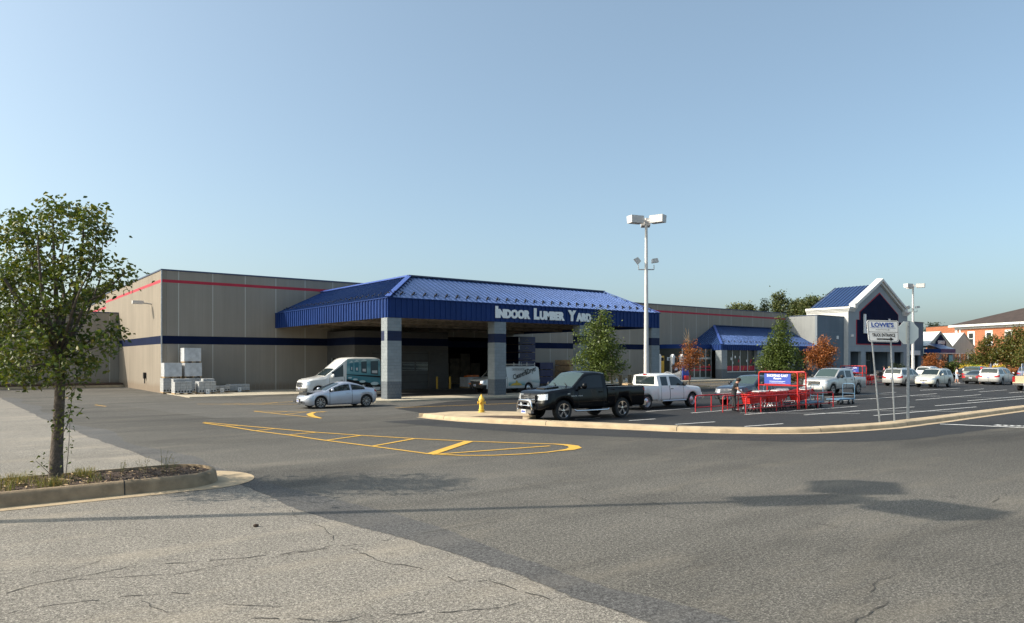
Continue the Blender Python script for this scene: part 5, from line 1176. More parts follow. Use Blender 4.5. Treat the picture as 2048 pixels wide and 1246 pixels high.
# hydrant
hx = G(963, 824.5, .152); r = empty('fire_hydrant', (*hx, .152), VA-pi/2, 'yellow fire hydrant on the concrete kerb corner', 'hydrant'); r.scale = (1.12,)*3
mb = MB(); mb.lathe([(.001,0),(.15,0),(.15,.03),(.105,.035),(.10,.08),(.13,.085),(.13,.11),(.098,.115),(.092,.30),(.09,.47),(.12,.475),(.12,.51),(.10,.515)], MT['hydr'], 20); mb.build('barrel', r, smooth=35)
mb = MB(); mb.lathe([(.12,.515),(.125,.54),(.10,.58),(.085,.63),(.05,.68),(.03,.70),(.03,.745),(.001,.75)], MT['hydr'], 20); mb.build('bonnet', r, smooth=40)
mb = MB(); mb.lathe([(.055,-.17),(.068,-.165),(.068,-.13),(.045,-.125),(.045,0)], MT['hydr'], 12, (0,0,.38), 'y'); mb.build('pumper_outlet', r, smooth=40)
for s_ in (-1,1): mb = MB(); mb.lathe([(.001,s_*.175),(.05,s_*.17),(.05,s_*.13),(.035,s_*.125),(.035,0)], MT['hydr'], 12, (0,0,.40), 'x'); mb.build('hose_outlet', r, smooth=40)
# accessible parking signs
for px, py, D, lb in ((1981, 734, 86, 'small white sign with blue symbol behind the silver minivan and dark sedan'), (2044, 734, 74, 'small white sign with blue symbol above the tan pickup bed')):
    r = empty('parking_sign', (*AT(px, D), 0), radians(0), lb, 'sign', 'accessible parking signs'); z = CH+(HZ-py)*D/F
    mb = MB(); mb.tube([(0,0,0),(0,0,z+.3)], .03, MT['galv']); mb.build('post', r); mb = MB(); mb.box(-.25,.25,-.05,-.03,z-.38,z+.36,MT['white']); pp = mb.build('sign_panel', r)
    mb = MB(); mb.box(-.10,.10,-.054,-.05,z-.02,z+.18,MT['bluesign']); mb.build('symbol', pp)
# ================= block pallets =================
random.seed(11)
def blocks(name, loc, nx, ny, nz, label, group, bx_=.40, by_=.22, bz_=.20, top=None, holes=True, wrap=False, card=False, m=None):
    m = m or MT['cblock']; r = empty(name, loc, random.uniform(-.02,.02), label, 'block stack', group); lx, ly = nx*bx_, ny*by_
    mb = MB()
    for k in range(3): mb.box(-lx/2+k*(lx-.09)/2, -lx/2+.09+k*(lx-.09)/2, -ly/2, ly/2, 0, .09, MT['wood'])
    mb.box(-lx/2, lx/2, -ly/2, ly/2, .09, .115, MT['wood']); mb.build('pallet', r)
    mb = MB()
    for k in range(nz):
        for i in range(nx):
            for j in range(ny):
                if top and k >= nz-top[0] and (i < top[1] or j < top[2]): continue
                if 0 < i < nx-1 and 0 < j < ny-1 and k < nz-1: continue
                x = -lx/2+i*bx_+random.uniform(0,.006); y = -ly/2+j*by_+random.uniform(0,.006); z = .115+k*bz_
                mb.box(x, x+bx_-.01, y, y+by_-.01, z, z+bz_-.006, m)
    if holes:
        for i in range(nx*2): x = -lx/2+.06+i*bx_/2; mb.box(x, x+.1, -ly/2-.004, -ly/2+.0, .16, .27, MT['gap'])
    mb.build('concrete_blocks', r)
    if wrap:
        mb = MB(); h_ = .115+nz*bz_+.01; mb.box(-lx/2-.01, lx/2+.01, -ly/2-.01, ly/2+.01, .1, h_, MT['wrap']); mb.build('plastic_wrap', r)
    if card:
        mb = MB(); mb.box(-.13, .13, -ly/2-.05, -ly/2-.04, .02, .36, MT['white']); mb.box(-.02,.02,-ly/2-.054,-ly/2-.05,.12,.24,MT['gap']); mb.build('price_card', r)
    return r
GB = 'pallets of grey concrete blocks along the wall'
blocks('block_pallet', (12.78, 58.9, .05), 3, 5, 5, 'lower left pallet of blocks at the building corner, under a wrapped pallet', GB)
blocks('block_pallet', (12.85, 58.85, 1.20), 3, 5, 5, 'wrapped pallet of blocks on the second tier at the building corner', GB, wrap=True, holes=False)
blocks('block_pallet', (14.28, 58.85, 1.20), 3, 5, 5, 'wrapped pallet with a small white tag in the middle of the tall stack', GB, wrap=True, holes=False)
mb = MB()
blocks('block_pallet', (14.28, 58.85, .05), 3, 5, 5, 'pallet of blocks carrying the tall wrapped stack', GB)
blocks('block_pallet', (14.22, 58.85, 2.34), 3, 5, 5, 'topmost wrapped pallet of blocks under the blue stripe', GB, holes=False, wrap=True)
blocks('block_pallet', (13.0, 56.3, .05), 3, 5, 5, 'front left pallet of loose grey blocks with its top row half gone', GB, top=(1, 0, 2))
blocks('block_pallet', (14.6, 56.1, .05), 3, 5, 5, 'front pallet of grey blocks with a white price card', GB, top=(1, 1, 2), card=True)
blocks('block_pallet', (16.0, 57.4, .05), 3, 4, 2, 'low half-empty pallet of blocks beside a white card', GB, card=True)
blocks('block_pallet', (17.5, 58.0, .05), 4, 4, 3, 'low wide pallet of pale blocks farthest right along the wall', GB, bz_=.16, card=True, holes=False)
# under the canopy
def bollard(x, y, lb):
    mb = MB(); mb.lathe([(.09,0),(.09,1.0),(.06,1.07),(.001,1.09)], MT['yel'], 14); o = mb.build('bollard', smooth=40); o.location = (x, y, 0); tag(o, lb, 'bollard', 'yellow bollards by the grey roller door')
bollard(33.35, 53.9, 'orange-yellow bollard right of the grey roller door'); bollard(34.5, 53.6, 'dim orange bollard between the first bollard and the bagged pallet')
bollard(27.0, 53.9, 'yellow bollard left of the roller door, behind the first pillar')
r = empty('bag_pallet', (37.2, 54.2, 0), .1, 'wrapped pallet of bags with orange goods on top, right of the bollards', 'pallet')
mb = MB(); mb.box(-.9,.9,-.6,.6,0,.12,MT['wood']); mb.build('pallet', r); mb = MB()
for k in range(5):
    for i in range(3): mb.box(-.88+i*.6,-.3+i*.6,-.58+random.uniform(0,.03),.58,.12+k*.17,.28+k*.17,MT['wrap'])
mb.build('bags', r); mb = MB()
for i in range(4): mb.box(-.7+i*.35,-.4+i*.35,-.3,.2,.98,1.1+.06*(i%2),MT['amber'])
mb.build('orange_boxes', r)
def bundle(x0, x1, y0, y1, z0, z1, m, lb, grp, logo=True, nm='lumber_bundle'):
    r = empty(nm, ((x0+x1)/2, (y0+y1)/2, z0), 0, lb, 'lumber bundle', grp); w_, d_, h_ = (x1-x0)/2, (y1-y0)/2, z1-z0
    mb = MB(); mb.box(-w_,w_,-d_,d_,.06,h_-.01,m); mb.build('wrapping', r); mb = MB()
    for k in (-.7,0,.7): mb.box(w_*k-.05,w_*k+.05,-d_,d_,0,.06,MT['wood'])
    mb.build('bearers', r)
    if logo:
        mb = MB(); y = -d_-.004; mb.ext([(-.28,.38),(.28,.38),(0,.62)], (0,y,0), (1,0,0), (0,0,1), (0,.003,0), MT['doorg']); mb.ext([(-.12,.38),(.12,.38),(0,.5)], (0,y-.002,0), (1,0,0), (0,0,1), (0,.002,0), m)
        mb.box(-.55,.55,y,y+.003,.16,.24,MT['doorg']); mb.box(-w_+.02,-w_+.14,y,y+.003,.3,.7,MT['white']); mb.build('printed_mark', r)
navyw = M('navy_wrap', (.015,.022,.09), .4, var=.15)
for k in range(6): bundle(44.9, 47.1, 57.0, 59.6, .05+k*.81, .05+(k+1)*.81, navyw, ['bottom', 'second lowest', 'third lowest', 'third highest', 'second highest', 'topmost'][k]+' navy wrapped lumber bundle of the tall stack behind the cleaning van', 'navy wrapped lumber bundles')
for k in range(3): bundle(47.4, 49.2, 56.6, 59.3, .02+k*.75, .02+(k+1)*.75, navyw, ['lowest', 'middle', 'upper'][k]+' navy bundle of the low stack right of the tall navy stack', 'navy wrapped lumber bundles', False)
for k in range(4): bundle(51.2, 55.3, 56.2, 58.6, .05+k*.62, .05+(k+1)*.62, MT['wood'], ['lowest', 'second', 'third', 'topmost'][k]+' brown timber bundle stacked against the wall behind the black pickup cab', 'brown timber bundles by the wall', False)
for k in range(4): bundle(38.6+k*1.5, 39.8+k*1.5, 62+k*.3, 66, .05, 2.2+.5*(k%3), M('shelf_goods', (.10,.075,.05), .9, var=.4), ['leftmost', 'second', 'third', 'rightmost'][k]+' dim timber stack inside the dark lumber hall', 'timber stacks in the dark hall', False)
# display of fence panels and door trim by the wall between canopy and awning
def plank(mb, x, y, w_, h_, m, lean=.25): mb.bar((x,y,0.15),(x+random.uniform(-.05,.05),y+lean,h_),w_,.05,m)
r = empty('timber_display', (61, 59.2, .15), 0, 'upright timber planks and posts leaning on the wall behind the lamp post', 'timber display'); mb = MB(); random.seed(5)
for k in range(16): mb.bar((-2.4+k*.2,0,0),(-2.4+k*.2+random.uniform(-.1,.1),.6,2.6+random.uniform(-.5,.6)),.12,.06,random.choice([MT['wood'],MT['wood'],MT['kerb'],M('dark_timber',(.12,.07,.04),.8)]))
mb.build('planks', r); mb = MB(); mb.box(-2.5,1.0,.3,.36,1.1,1.2,MT['kerb']); mb.box(-2.5,1.0,.3,.36,2.0,2.1,MT['kerb']); mb.build('rack_rail', r)
for px, D, h_, lb in ((1318,84,2.9,'tall white display post right of the lamp post'),(1345,85,2.9,'tall white display post left of the bare orange tree'),(1363,86,2.9,'tall white display post behind the bare orange tree')):
    mb = MB(); mb.box(-.17,.17,-.17,.17,.15,h_,MT['white']); mb.ext([(-.24,0),(.24,0),(0,.3)], (0,-.2,h_), (1,0,0), (0,0,1), (0,.4,0), MT['white']); mb.box(-.23,.23,-.23,.23,h_-.1,h_,MT['white']); o = mb.build('fence_post'); o.location = (*AT(px, D), 0); tag(o, lb, 'post', 'white fence posts on display')
r = empty('picket_fence', (*AT(1335, 82), .0), 0, 'low white picket fence on display between the lamp post and orange tree', 'fence'); mb = MB()
for k in range(22): x = -2.2+k*.21; h_ = 1.0+.12*cos(k*.6); mb.ext([(x-.05,.15),(x+.05,.15),(x+.05,h_),(x,h_+.1),(x-.05,h_)], (0,0,0), (1,0,0), (0,0,1), (0,.03,0), MT['white'])
mb.box(-2.3,2.4,.03,.07,.4,.5,MT['white']); mb.box(-2.3,2.4,.03,.07,.8,.9,MT['white']); mb.build('pickets', r)
mb = MB(); mb.box(-.3,.3,0,.08,.9,3.0,MT['yel']); mb.box(-.22,.22,-.01,0,2.4,2.8,MT['gap']); mb.box(-.02,.02,.02,.06,0,.9,MT['galv']); o = mb.build('display_sign'); o.location = (*AT(1325, 84.5), 0); tag(o, 'upright yellow display sign behind the white picket fence', 'sign')
random.seed(8)
for k, (px, D, lb) in enumerate(((1232, 66, 'left'), (1251, 66.5, 'middle'), (1270, 67, 'right'))):
    r = empty('cart_bay_gate', (*AT(px, D), 0), 0, lb+' pale post-and-rail section behind the black pickup bed', 'fence', 'post-and-rail sections by the kerb')
    for x in (-.5,.5): mb = MB(); mb.box(x-.08,x+.08,-.08,.08,0,1.15,MT['kerb']); mb.build('post', r)
    mb = MB(); mb.box(-.5,.5,-.02,.02,.9,1.0,MT['kerb']); mb.box(-.5,.5,-.02,.02,.45,.53,MT['kerb']); mb.build('rails', r)
    mb = MB(); mb.box(-.1,.12,-.1,-.08,.55,.85,MT['white']); mb.build('price_card', r)
for k, (px, D, lb) in enumerate(((1372, 84, 'white display board with dark goods behind the orange tree'), (1352, 84.5, 'white framed goods board beside the picket fence'))):
    mb = MB(); mb.box(-.6,.6,0,.1,.2,2.0,MT['bluesign'] if k == 0 else MT['dark2']); mb.box(-.25,.25,-.02,0,1.3,1.6,MT['white']); mb.box(-.45,.45,-.35,0,0,.7,MT['redp']); o = mb.build('display_board'); o.location = (*AT(px, D), 0); tag(o, lb, 'display')
mb = MB(); mb.box(-.15,.75,0,.03,2.45,2.85,MT['white']); mb.box(.1,.4,-.01,0,2.55,2.7,MT['gap']); mb.box(.28,.32,.0,.03,0,2.5,MT['galv']); o = mb.build('hanging_sign'); o.location = (*AT(1336, 88), 0); tag(o, 'small white sign with a black mark high on the wall beside the display post', 'sign')
# ================= cart corrals =================
def hoop(mb, a, b, h_, r_=.03, m=None, legs=True):
    a = Vector(a); b = Vector(b); u = (b-a).normalized(); k = .12
    mb.tube([a, a+Vector((0,0,h_-k)), a+Vector((0,0,h_-k*.3))+u*k*.3, a+Vector((0,0,h_))+u*k, b+Vector((0,0,h_))-u*k, b+Vector((0,0,h_-k*.3))-u*k*.3, b+Vector((0,0,h_-k)), b], r_, m or MT['redp'], 8)
def corral(x, y, rz, Lc, Wc, label, nrail=3, sx_=4.4, group='red pipe cart corrals'):
    r = empty('cart_corral', (x, y, 0), rz, label, 'cart corral', group)
    for k in range(nrail):
        yy = Wc*k/(nrail-1); x0 = [0, -.35, -1.1][k % 3]; mb = MB()
        segs = [(x0, x0+1.25), (x0+1.25, x0+2.6), (x0+2.6, sx_+.3), (sx_+.3, sx_+2.1), (sx_+2.1, Lc)] 
        hoop(mb, (x0,yy,0), (Lc,yy,0), .80)
        for s_ in segs[1:]: mb.tube([(s_[0],yy,0),(s_[0],yy,.79)], .028, MT['redp'], 6)
        mb.tube([(x0,yy,.22),(Lc,yy,.22)], .022, MT['redp'], 6); mb.build('rail', r, smooth=50)
    mb = MB(); hoop(mb, (sx_,-.08,0), (sx_,Wc+.08,0), 1.93, .038, MT['red']); mb.tube([(sx_,-.08,1.22),(sx_,Wc+.08,1.22)], .03, MT['red'], 6); mb.build('sign_frame', r, smooth=50)
    mb = MB(); hoop(mb, (sx_+.8,-.08,0), (sx_+.8,Wc+.08,0), 1.93, .038, MT['red']); mb.tube([(sx_+.8,-.08,1.22),(sx_+.8,Wc+.08,1.22)], .03, MT['red'], 6); mb.tube([(sx_,-.08,1.9),(sx_+.8,-.08,1.9)], .025, MT['red'], 6); mb.tube([(sx_,Wc+.08,1.9),(sx_+.8,Wc+.08,1.9)], .025, MT['red'], 6); mb.build('sign_frame', r, smooth=50)
    mb = MB(); y0, y1 = .28, Wc-.28; mb.box(sx_-.05, sx_-.03, y0, y1, 1.3, 1.84, MT['bluesign']); sp_ = mb.build('sign_panel', r)
    mb = MB(); cxm = (y0+y1)/2; wv = y1-y0
    mb.box(sx_-.053,sx_-.05,y0,y1,1.26,1.3,MT['redp'])
    put_text(mb, 'SHOPPING CART', (sx_-.055, cxm, 1.67), (0,-1,0), (0,0,1), wv*.8, .13, MT['letter'], .03, 0, 0, True); put_text(mb, 'Return', (sx_-.055, cxm, 1.54), (0,-1,0), (0,0,1), wv*.3, .11, MT['letter'], .02, .3, 0, True)
    mb.box(sx_-.055,sx_-.053,cxm-wv*.3,cxm+wv*.3,1.43,1.445,MT['letter']); mb.box(sx_-.055,sx_-.053,cxm-wv*.22,cxm+wv*.22,1.39,1.4,MT['letter']); mb.box(sx_-.055,sx_-.053,cxm-wv*.3,cxm+wv*.3,1.335,1.345,MT['letter'])
    mb.build('lettering', sp_)
    return r
C1 = corral(29.9, 20.35, 0, 8.1, 2.1, 'red pipe cart corral with a blue sign, in front of the dark navy pickup')
C2 = corral(70.0, 35.2, 0, 6.0, 2.1, 'second red cart corral with a blue sign, far behind the silver crew-cab pickup', 3, 1.2)
def cart(label, first=None):
    r = empty('shopping_cart', (0,0,0), 0, label, 'shopping cart', 'red shopping carts in the corrals')
    mb = MB(); b0 = [(-.42,-.22,.50),(.38,-.2,.42),(.38,.2,.42),(-.42,.22,.50)]; b1 = [(-.52,-.29,.95),(.52,-.25,.86),(.52,.25,.86),(-.52,.29,.95)]
    mb.add(b0+b1, [(0,3,2,1)], MT['red'])
    def side(a, b, c, d, n, rows):
        a, b, c, d = map(Vector, (a, b, c, d))
        for k in range(n+1): f = k/n; mb.bar(a.lerp(b, f), d.lerp(c, f), .022, .02, MT['red'])
        for k in range(rows+1): f = k/rows; mb.bar(a.lerp(d, f), b.lerp(c, f), .03, .03, MT['red'])
        mb.add([a.lerp(d,.0)*.998, b.lerp(c,.0), b.lerp(c,.55), a.lerp(d,.55)], [(0,1,2,3)], MT['red'])
    side(b0[0],b0[1],b1[1],b1[0],9,4); side(b0[3],b0[2],b1[2],b1[3],9,4); side(b0[1],b0[2],b1[2],b1[1],5,4); side(b0[0],b0[3],b1[3],b1[0],5,3); mb.build('basket', r)
    mb = MB()
    for s_ in (-1,1):
        mb.tube([(-.5,s_*.27,.95),(-.62,s_*.27,1.02)], .015, MT['silverm'], 6); mb.tube([(-.45,s_*.24,.9),(-.30,s_*.23,.45),(-.42,s_*.24,.14)], .014, MT['silverm'], 6); mb.tube([(-.42,s_*.24,.16),(.40,s_*.20,.16),(.2,s_*.2,.45)], .014, MT['silverm'], 6)
    mb.tube([(-.62,-.27,1.02),(-.62,.27,1.02)], .02, MT['silverm'], 6); mb.box(-.6,-.4,-.2,.2,.96,.985,MT['white']); mb.build('frame', r)
    for x in (-.42,.40):
        for s_ in (-1,1): mb = MB(); mb.lathe([(.001,-.015),(.06,-.015),(.06,.015),(.001,.015)], MT['rubber'], 10, (x,s_*.21,.06), 'y'); mb.build('wheel', r)
    return r
ct0 = cart('x'); k = 0
rows = [('nearest the person', [(31.0,20.95),(31.25,20.95),(31.5,20.95)]), ('in the cluster left of the sign frame', [(32.7,21.0),(32.95,21.0),(33.2,21.0),(33.45,21.0)]), ('in the far row beside the sign frame', [(34.2,21.8),(34.45,21.8),(34.7,21.8)]), ('in the row right of the sign frame', [(35.4,21.0),(35.65,21.0)]), ('in the rightmost cluster of the corral', [(36.6,21.7),(36.85,21.7),(37.1,21.7)]),
        ('in the second, distant corral', [(70.9,35.8),(71.15,35.8),(71.4,35.8),(72.5,36.6),(72.75,36.6),(73.0,36.6),(74.0,35.8),(74.25,35.8)])]
ordn = ['frontmost', 'second', 'third', 'fourth', 'fifth', 'sixth', 'seventh', 'eighth']
for nm, ps in rows:
    for i, (x, y) in enumerate(ps):
        c_ = ct0 if k == 0 else copy_tree(ct0); c_.location = (x+.2, y+random.uniform(-.02,.02), 0); c_.rotation_euler = (0,0,pi+random.uniform(-.05,.05)); c_['label'] = ordn[i]+' red shopping cart '+nm; k += 1
def flatcart(x, y, rz, label):
    r = empty('flatbed_cart', (x, y, 0), rz, label, 'flatbed cart', 'blue flatbed carts'); bl = M('cart_blue', (.12,.22,.33), .5, .3, var=.12)
    mb = MB(); mb.box(-.85,.85,-.4,.4,.28,.34,bl); mb.build('platform', r)
    mb = MB(); hoop(mb, (.8,-.36,.34), (.8,.36,.34), .85, .022, bl); mb.tube([(.8,-.36,.62),(.8,.36,.62)], .016, bl, 6); mb.build('handle', r, smooth=50)
    for x_ in (-.65,.25,.68):
        for s_ in (-1,1): mb = MB(); mb.lathe([(.001,-.03),(.1,-.03),(.1,.03),(.001,.03)], MT['rubber'], 14, (x_,s_*.33,.1), 'y'); mb.box(x_-.04,x_+.04,s_*.33-.05,s_*.33+.05,.14,.28,MT['galv']); mb.build('wheel', r)
    return r
fx = G(1682, 808.5); flatcart(fx[0], fx[1], radians(-3), 'blue flatbed cart with a tall hoop handle, outside the right end of the corral')
flatcart(33.9, 22.15, 0, 'blue flatbed cart inside the corral beside the sign frame'); flatcart(36.2, 20.75, 0, 'blue flatbed cart standing among the right-hand carts')
# ================= people =================
def person(name, loc, rz, joints, edges, cloth, label, H=1.75, cap=None, hairm=None):
    """joints: name->(x,y,z,r); figure faces -x before rotation"""
    names = list(joints); idx = {n: i for i, n in enumerate(names)}
    me = bpy.data.meshes.new('p'); me.from_pydata([joints[n][:3] for n in names], [(idx[a], idx[b]) for a, b in edges], [])
    o = bpy.data.objects.new('p', me); COL.objects.link(o)
    md = o.modifiers.new('s', 'SKIN'); sv = me.skin_vertices[0].data
    for n in names: r_ = joints[n][3]; sv[idx[n]].radius = r_ if isinstance(r_, tuple) else (r_, r_)
    sv[idx['pelvis']].use_root = True
    sb = o.modifiers.new('u', 'SUBSURF'); sb.levels = 2; sb.render_levels = 2
    bpy.context.view_layer.update(); m2 = bpy.data.meshes.new_from_object(o.evaluated_get(bpy.context.evaluated_depsgraph_get())); bpy.data.objects.remove(o)
    segs = [(Vector(joints[a][:3]), Vector(joints[b][:3]), cloth(a, b)) for a, b in edges]; mats = []
    for s_ in segs:
        for c in s_[2]:
            if c not in mats: mats.append(c)
    for m_ in mats: m2.materials.append(m_)
    for p in m2.polygons:
        best = None
        for a, b, c in segs:
            d = b-a; t_ = max(0, min(1, (p.center-a).dot(d)/max(d.length_squared, 1e-9))); q = (p.center-(a+d*t_)).length
            if best is None or q < best[0]: best = (q, c[0] if t_ < .55 or len(c) == 1 else c[1])
        p.material_index = mats.index(best[1]); p.use_smooth = True
    m2.name = name; r = bpy.data.objects.new('person', m2); COL.objects.link(r); r.location = loc; r.rotation_euler = (0,0,rz); k_ = H/1.75; r.scale = (k_*1.12, k_*1.12, k_)
    tag(r, label, 'person', 'people in the parking lot')
    hx, hy, hz = joints['head'][:3]
    hm = hairm or M('hair_dark', (.03,.018,.012), .8)
    mb = MB(); mb.lathe([(.103,-.0),(.108,.05),(.085,.10),(.04,.125),(.001,.13)], hm, 14, (hx+.018,hy,hz+.005)); mb.lathe([(.06,-.09),(.1,-.05),(.105,.0)], hm, 14, (hx+.025,hy,hz+.02)); hb = mb.build('cap' if cap else 'hair', r, smooth=60)
    if cap: mb = MB(); mb.box(hx-.2,hx-.05,hy-.07,hy+.07,hz+.03,hz+.045,hm); mb.build('cap_peak', hb)
    mb = MB(); mb.add([(hx-.098,hy-.02,hz-.02),(hx-.098,hy+.02,hz-.02),(hx-.13,hy,hz-.025),(hx-.098,hy,hz+.025)], [(0,1,2),(0,2,3),(2,1,3),(0,3,1)], MT['skin']); mb.build('nose', r)
    mb = MB()
    for s_ in (-1,1): mb.box(hx-.104,hx-.09,hy+s_*.035-.013,hy+s_*.035+.013,hz+.018,hz+.028,MT['gap'])
    mb.box(hx-.1,hx-.09,hy-.025,hy+.025,hz-.062,hz-.055,MT['redp']); mb.build('face_features', r)
    return r
def figure(lean=0.0, armL=((-.12,-.25,1.15),(-.35,-.22,1.0)), armR=((-.12,.25,1.15),(-.35,.22,1.0)), headdrop=0.0, stride=.08):
    J = {}; L_ = lean
    J['pelvis'] = (0,0,.95,(.125,.16)); J['waist'] = (-.25*L_,0,1.10,(.11,.15)); J['chest'] = (-.9*L_,0,1.30,(.12,.18)); J['neckb'] = (-1.35*L_,0,1.45,(.07,.09)); J['neck'] = (-1.5*L_-.01-headdrop*.3,0,1.51,.055); J['head'] = (-1.6*L_-.02-headdrop,0,1.63-headdrop*.5,(.098,.08)); J['crown'] = (-1.62*L_-.01-headdrop*1.3,0,1.70-headdrop*.6,(.07,.06))
    E = [('pelvis','waist'),('waist','chest'),('chest','neckb'),('neckb','neck'),('neck','head'),('head','crown')]
    for s_, nm, arm in ((-1,'L',armL),(1,'R',armR)):
        J['sh'+nm] = (-1.2*L_,s_*.17,1.40,.062); J['el'+nm] = (*arm[0],.042); J['wr'+nm] = (*arm[1],.028); w_ = Vector(arm[1]); d = (w_-Vector(arm[0])).normalized(); p = w_+d*.08; J['pa'+nm] = (*p,.03)
        E += [('chest','sh'+nm),('sh'+nm,'el'+nm),('el'+nm,'wr'+nm),('wr'+nm,'pa'+nm)]
        for q in range(4): f = p+d*(.07+.01*(q in (1,2)))+Vector((-.01,(q-1.5)*.018,-.02)); J[f'f{q}{nm}'] = (*f,.009); E.append(('pa'+nm,f'f{q}{nm}'))
        t_ = w_+d*.05+Vector((-.03,-s_*.035,.01)); J['th'+nm] = (*t_,.010); E.append(('wr'+nm,'th'+nm))
        J['hi'+nm] = (0,s_*.09,.88,.10); J['kn'+nm] = (-.03-s_*stride*.5,s_*.10,.48,.064); J['an'+nm] = (.02-s_*stride,s_*.10,.09,.043); J['to'+nm] = (-.17-s_*stride,s_*.12,.045,.035)
        E += [('pelvis','hi'+nm),('hi'+nm,'kn'+nm),('kn'+nm,'an'+nm),('an'+nm,'to'+nm)]
    return J, E
def clothes(shirt, legs, shoes, shorts=False, sleeve='short'):
    sk = MT['skin']
    def f(a, b):
        k = b[:2]
        if k in ('he', 'cr') or b == 'neck': return (sk,)
        if b == 'waist': return (legs, shirt)
        if k in ('ch', 'ne', 'sh'): return (shirt,)
        if k == 'el': return (shirt, sk) if sleeve == 'short' else (shirt,)
        if k in ('wr', 'pa', 'th') or b[0] == 'f': return (sk,)
        if k in ('hi',): return (legs,)
        if k == 'kn': return (legs,)
        if k == 'an': return (sk, sk) if shorts else (legs,)
        return (shoes,)
    return f
bt = M('black_cloth', (.012,.012,.014), .9, var=.2); wt = M('white_cloth', (.72,.70,.70), .9, var=.06); bk2 = M('charcoal_cloth', (.03,.03,.033), .9); gn = M('green_cloth', (.04,.07,.06), .9); lb_ = M('pale_blue_cloth', (.45,.53,.62), .9); pk = M('pink_cloth', (.6,.2,.25), .9)
J, E = figure(.10, ((-.16,-.24,1.14),(-.36,-.16,.98)), ((-.18,.24,1.14),(-.38,.17,.98)), .05, .05)
mx, my = G(1467.5, 823.0)
mp = person('person', (mx, my, .0), VA-pi/2+pi-.25, J, E, clothes(bt, bk2, MT['black']), 'person in black t-shirt and trousers bending over the red carts', 1.70)
mb = MB(); mb.box(.075,.09,-.09,.09,1.28,1.38,MT['white']); 
J, E = figure(.0, ((-.02,-.27,1.12),(-.22,-.24,.98)), ((.0,.26,1.12),(-.2,.25,.97)), .0, .1)
def pp(px, py, rz, cl, lb, H, cap=None, hm=None): person('person', (*G(px, py), 0), rz, J, E, cl, lb, H, cap, hm)
pp(1913.5, 766.8, VA-pi/2+pi*.9, clothes(wt, lb_, MT['white'], True), 'person in white shirt and pale blue shorts, left of the dark grey sedan', 1.75)
pp(1963.3, 768.3, VA+pi/2, clothes(wt, gn, MT['black'], True), 'person in red cap, white shirt and dark shorts, left of the silver minivan', 1.76, True, M('red_cap', (.62,.04,.03), .8))
person('person', (*AT(1929.5, 86), 0), VA-pi/2+pi*1.1, J, E, clothes(wt, bk2, MT['black']), 'person in white shirt standing beyond the dark grey sedan', 1.78)
person('person', (*AT(1778.5, 84), 0), VA-pi/2+.4, J, E, clothes(wt, gn, MT['black']), 'fair-haired person beyond the silver minivan by the second corral', 1.72, None, M('fair_hair', (.55,.42,.22), .8))
person('person', (*AT(1768.5, 96), 0), VA-pi/2-.4, J, E, clothes(pk, bk2, MT['black']), 'person in pink shirt near the store entrance', 1.7)
# driver in the coupe
Jd = {'pelvis':(.08,0,.30,(.13,.15)),'chest':(.2,0,.62,(.12,.17)),'neck':(.2,0,.80,.06),'head':(.17,0,.92,(.09,.08)),'shL':(.15,-.18,.72,.06),'elL':(-.05,-.25,.52,.045),'wrL':(-.3,-.2,.6,.03),'shR':(.15,.18,.72,.06),'elR':(-.05,.2,.52,.045),'wrR':(-.3,.12,.6,.03),'knL':(-.4,-.1,.35,.07),'knR':(-.4,.1,.35,.07)}
Ed = [('pelvis','chest'),('chest','neck'),('neck','head'),('chest','shL'),('shL','elL'),('elL','wrL'),('chest','shR'),('shR','elR'),('elR','wrR'),('pelvis','knL'),('pelvis','knR')]
cl = CP.location; person('person', (cl[0]+.08, cl[1]-.36, .28), 0, Jd, Ed, clothes(wt, bk2, bk2), 'driver in a pale shirt sitting inside the silver coupe', 1.75)
# things near the entrances
random.seed(21)
for k in range(3):
    r = empty('barbecue_grill', (*AT(1757+k*9, 92+k*3), 0), .3*k, ['left', 'middle', 'right'][k]+' dark barbecue grill in the row outside the entrance tower', 'grill', 'barbecue grills by the entrance')
    mb = MB(); mb.box(-.5,.5,-.28,.28,.1,.85,MT['dark2']); mb.build('cabinet', r); mb = MB(); mb.tube([(-.45,0,.9),(.45,0,.9)], .28, MT['black'], 12); mb.build('lid', r, smooth=50); mb = MB(); mb.box(-.85,-.5,-.25,.25,.82,.86,MT['silverm']); mb.box(.5,.85,-.25,.25,.82,.86,MT['silverm']); mb.tube([(-.35,-.3,1.0),(.35,-.3,1.0)], .02, MT['chrome'], 6); mb.build('side_shelves', r)
# ================= near island =================
random.seed(31)
IY0, IY1, IXE = 15.35, 17.35, 3.55; rr_ = (IY1-IY0)/2; icy = (IY0+IY1)/2
def ring(d, x_left=-14):
    o = [(x_left, IY0-d)] + [(x_left+(IXE-x_left)*k/34, IY0-d) for k in range(1, 34)]
    for k in range(17): a = -pi/2+pi*k/16; o.append((IXE+(rr_*.92+d)*cos(a), icy+(rr_+d)*sin(a)))
    return o + [(IXE+(x_left-IXE)*k/34, IY1+d) for k in range(1, 35)]
kerbstrip('kerb', ring(0), ring(-.16), .27, MT['kerb2'], 200, 32)
g1 = ring(.0); g2 = ring(.34); mb = MB()
mb.add([(x,y,.012) for x,y in g1]+[(x+(.42 if x > IXE-.3 else 0),y,.012) for x,y in g2], [(k,len(g1)+k,len(g1)+k+1,k+1) for k in range(len(g1)-1)], MT['kerb']); tag(mb.build('gutter'), kind='structure')
sheet('planting_soil', ring(-.15), .215, MT['mulch'])
mb = MB()
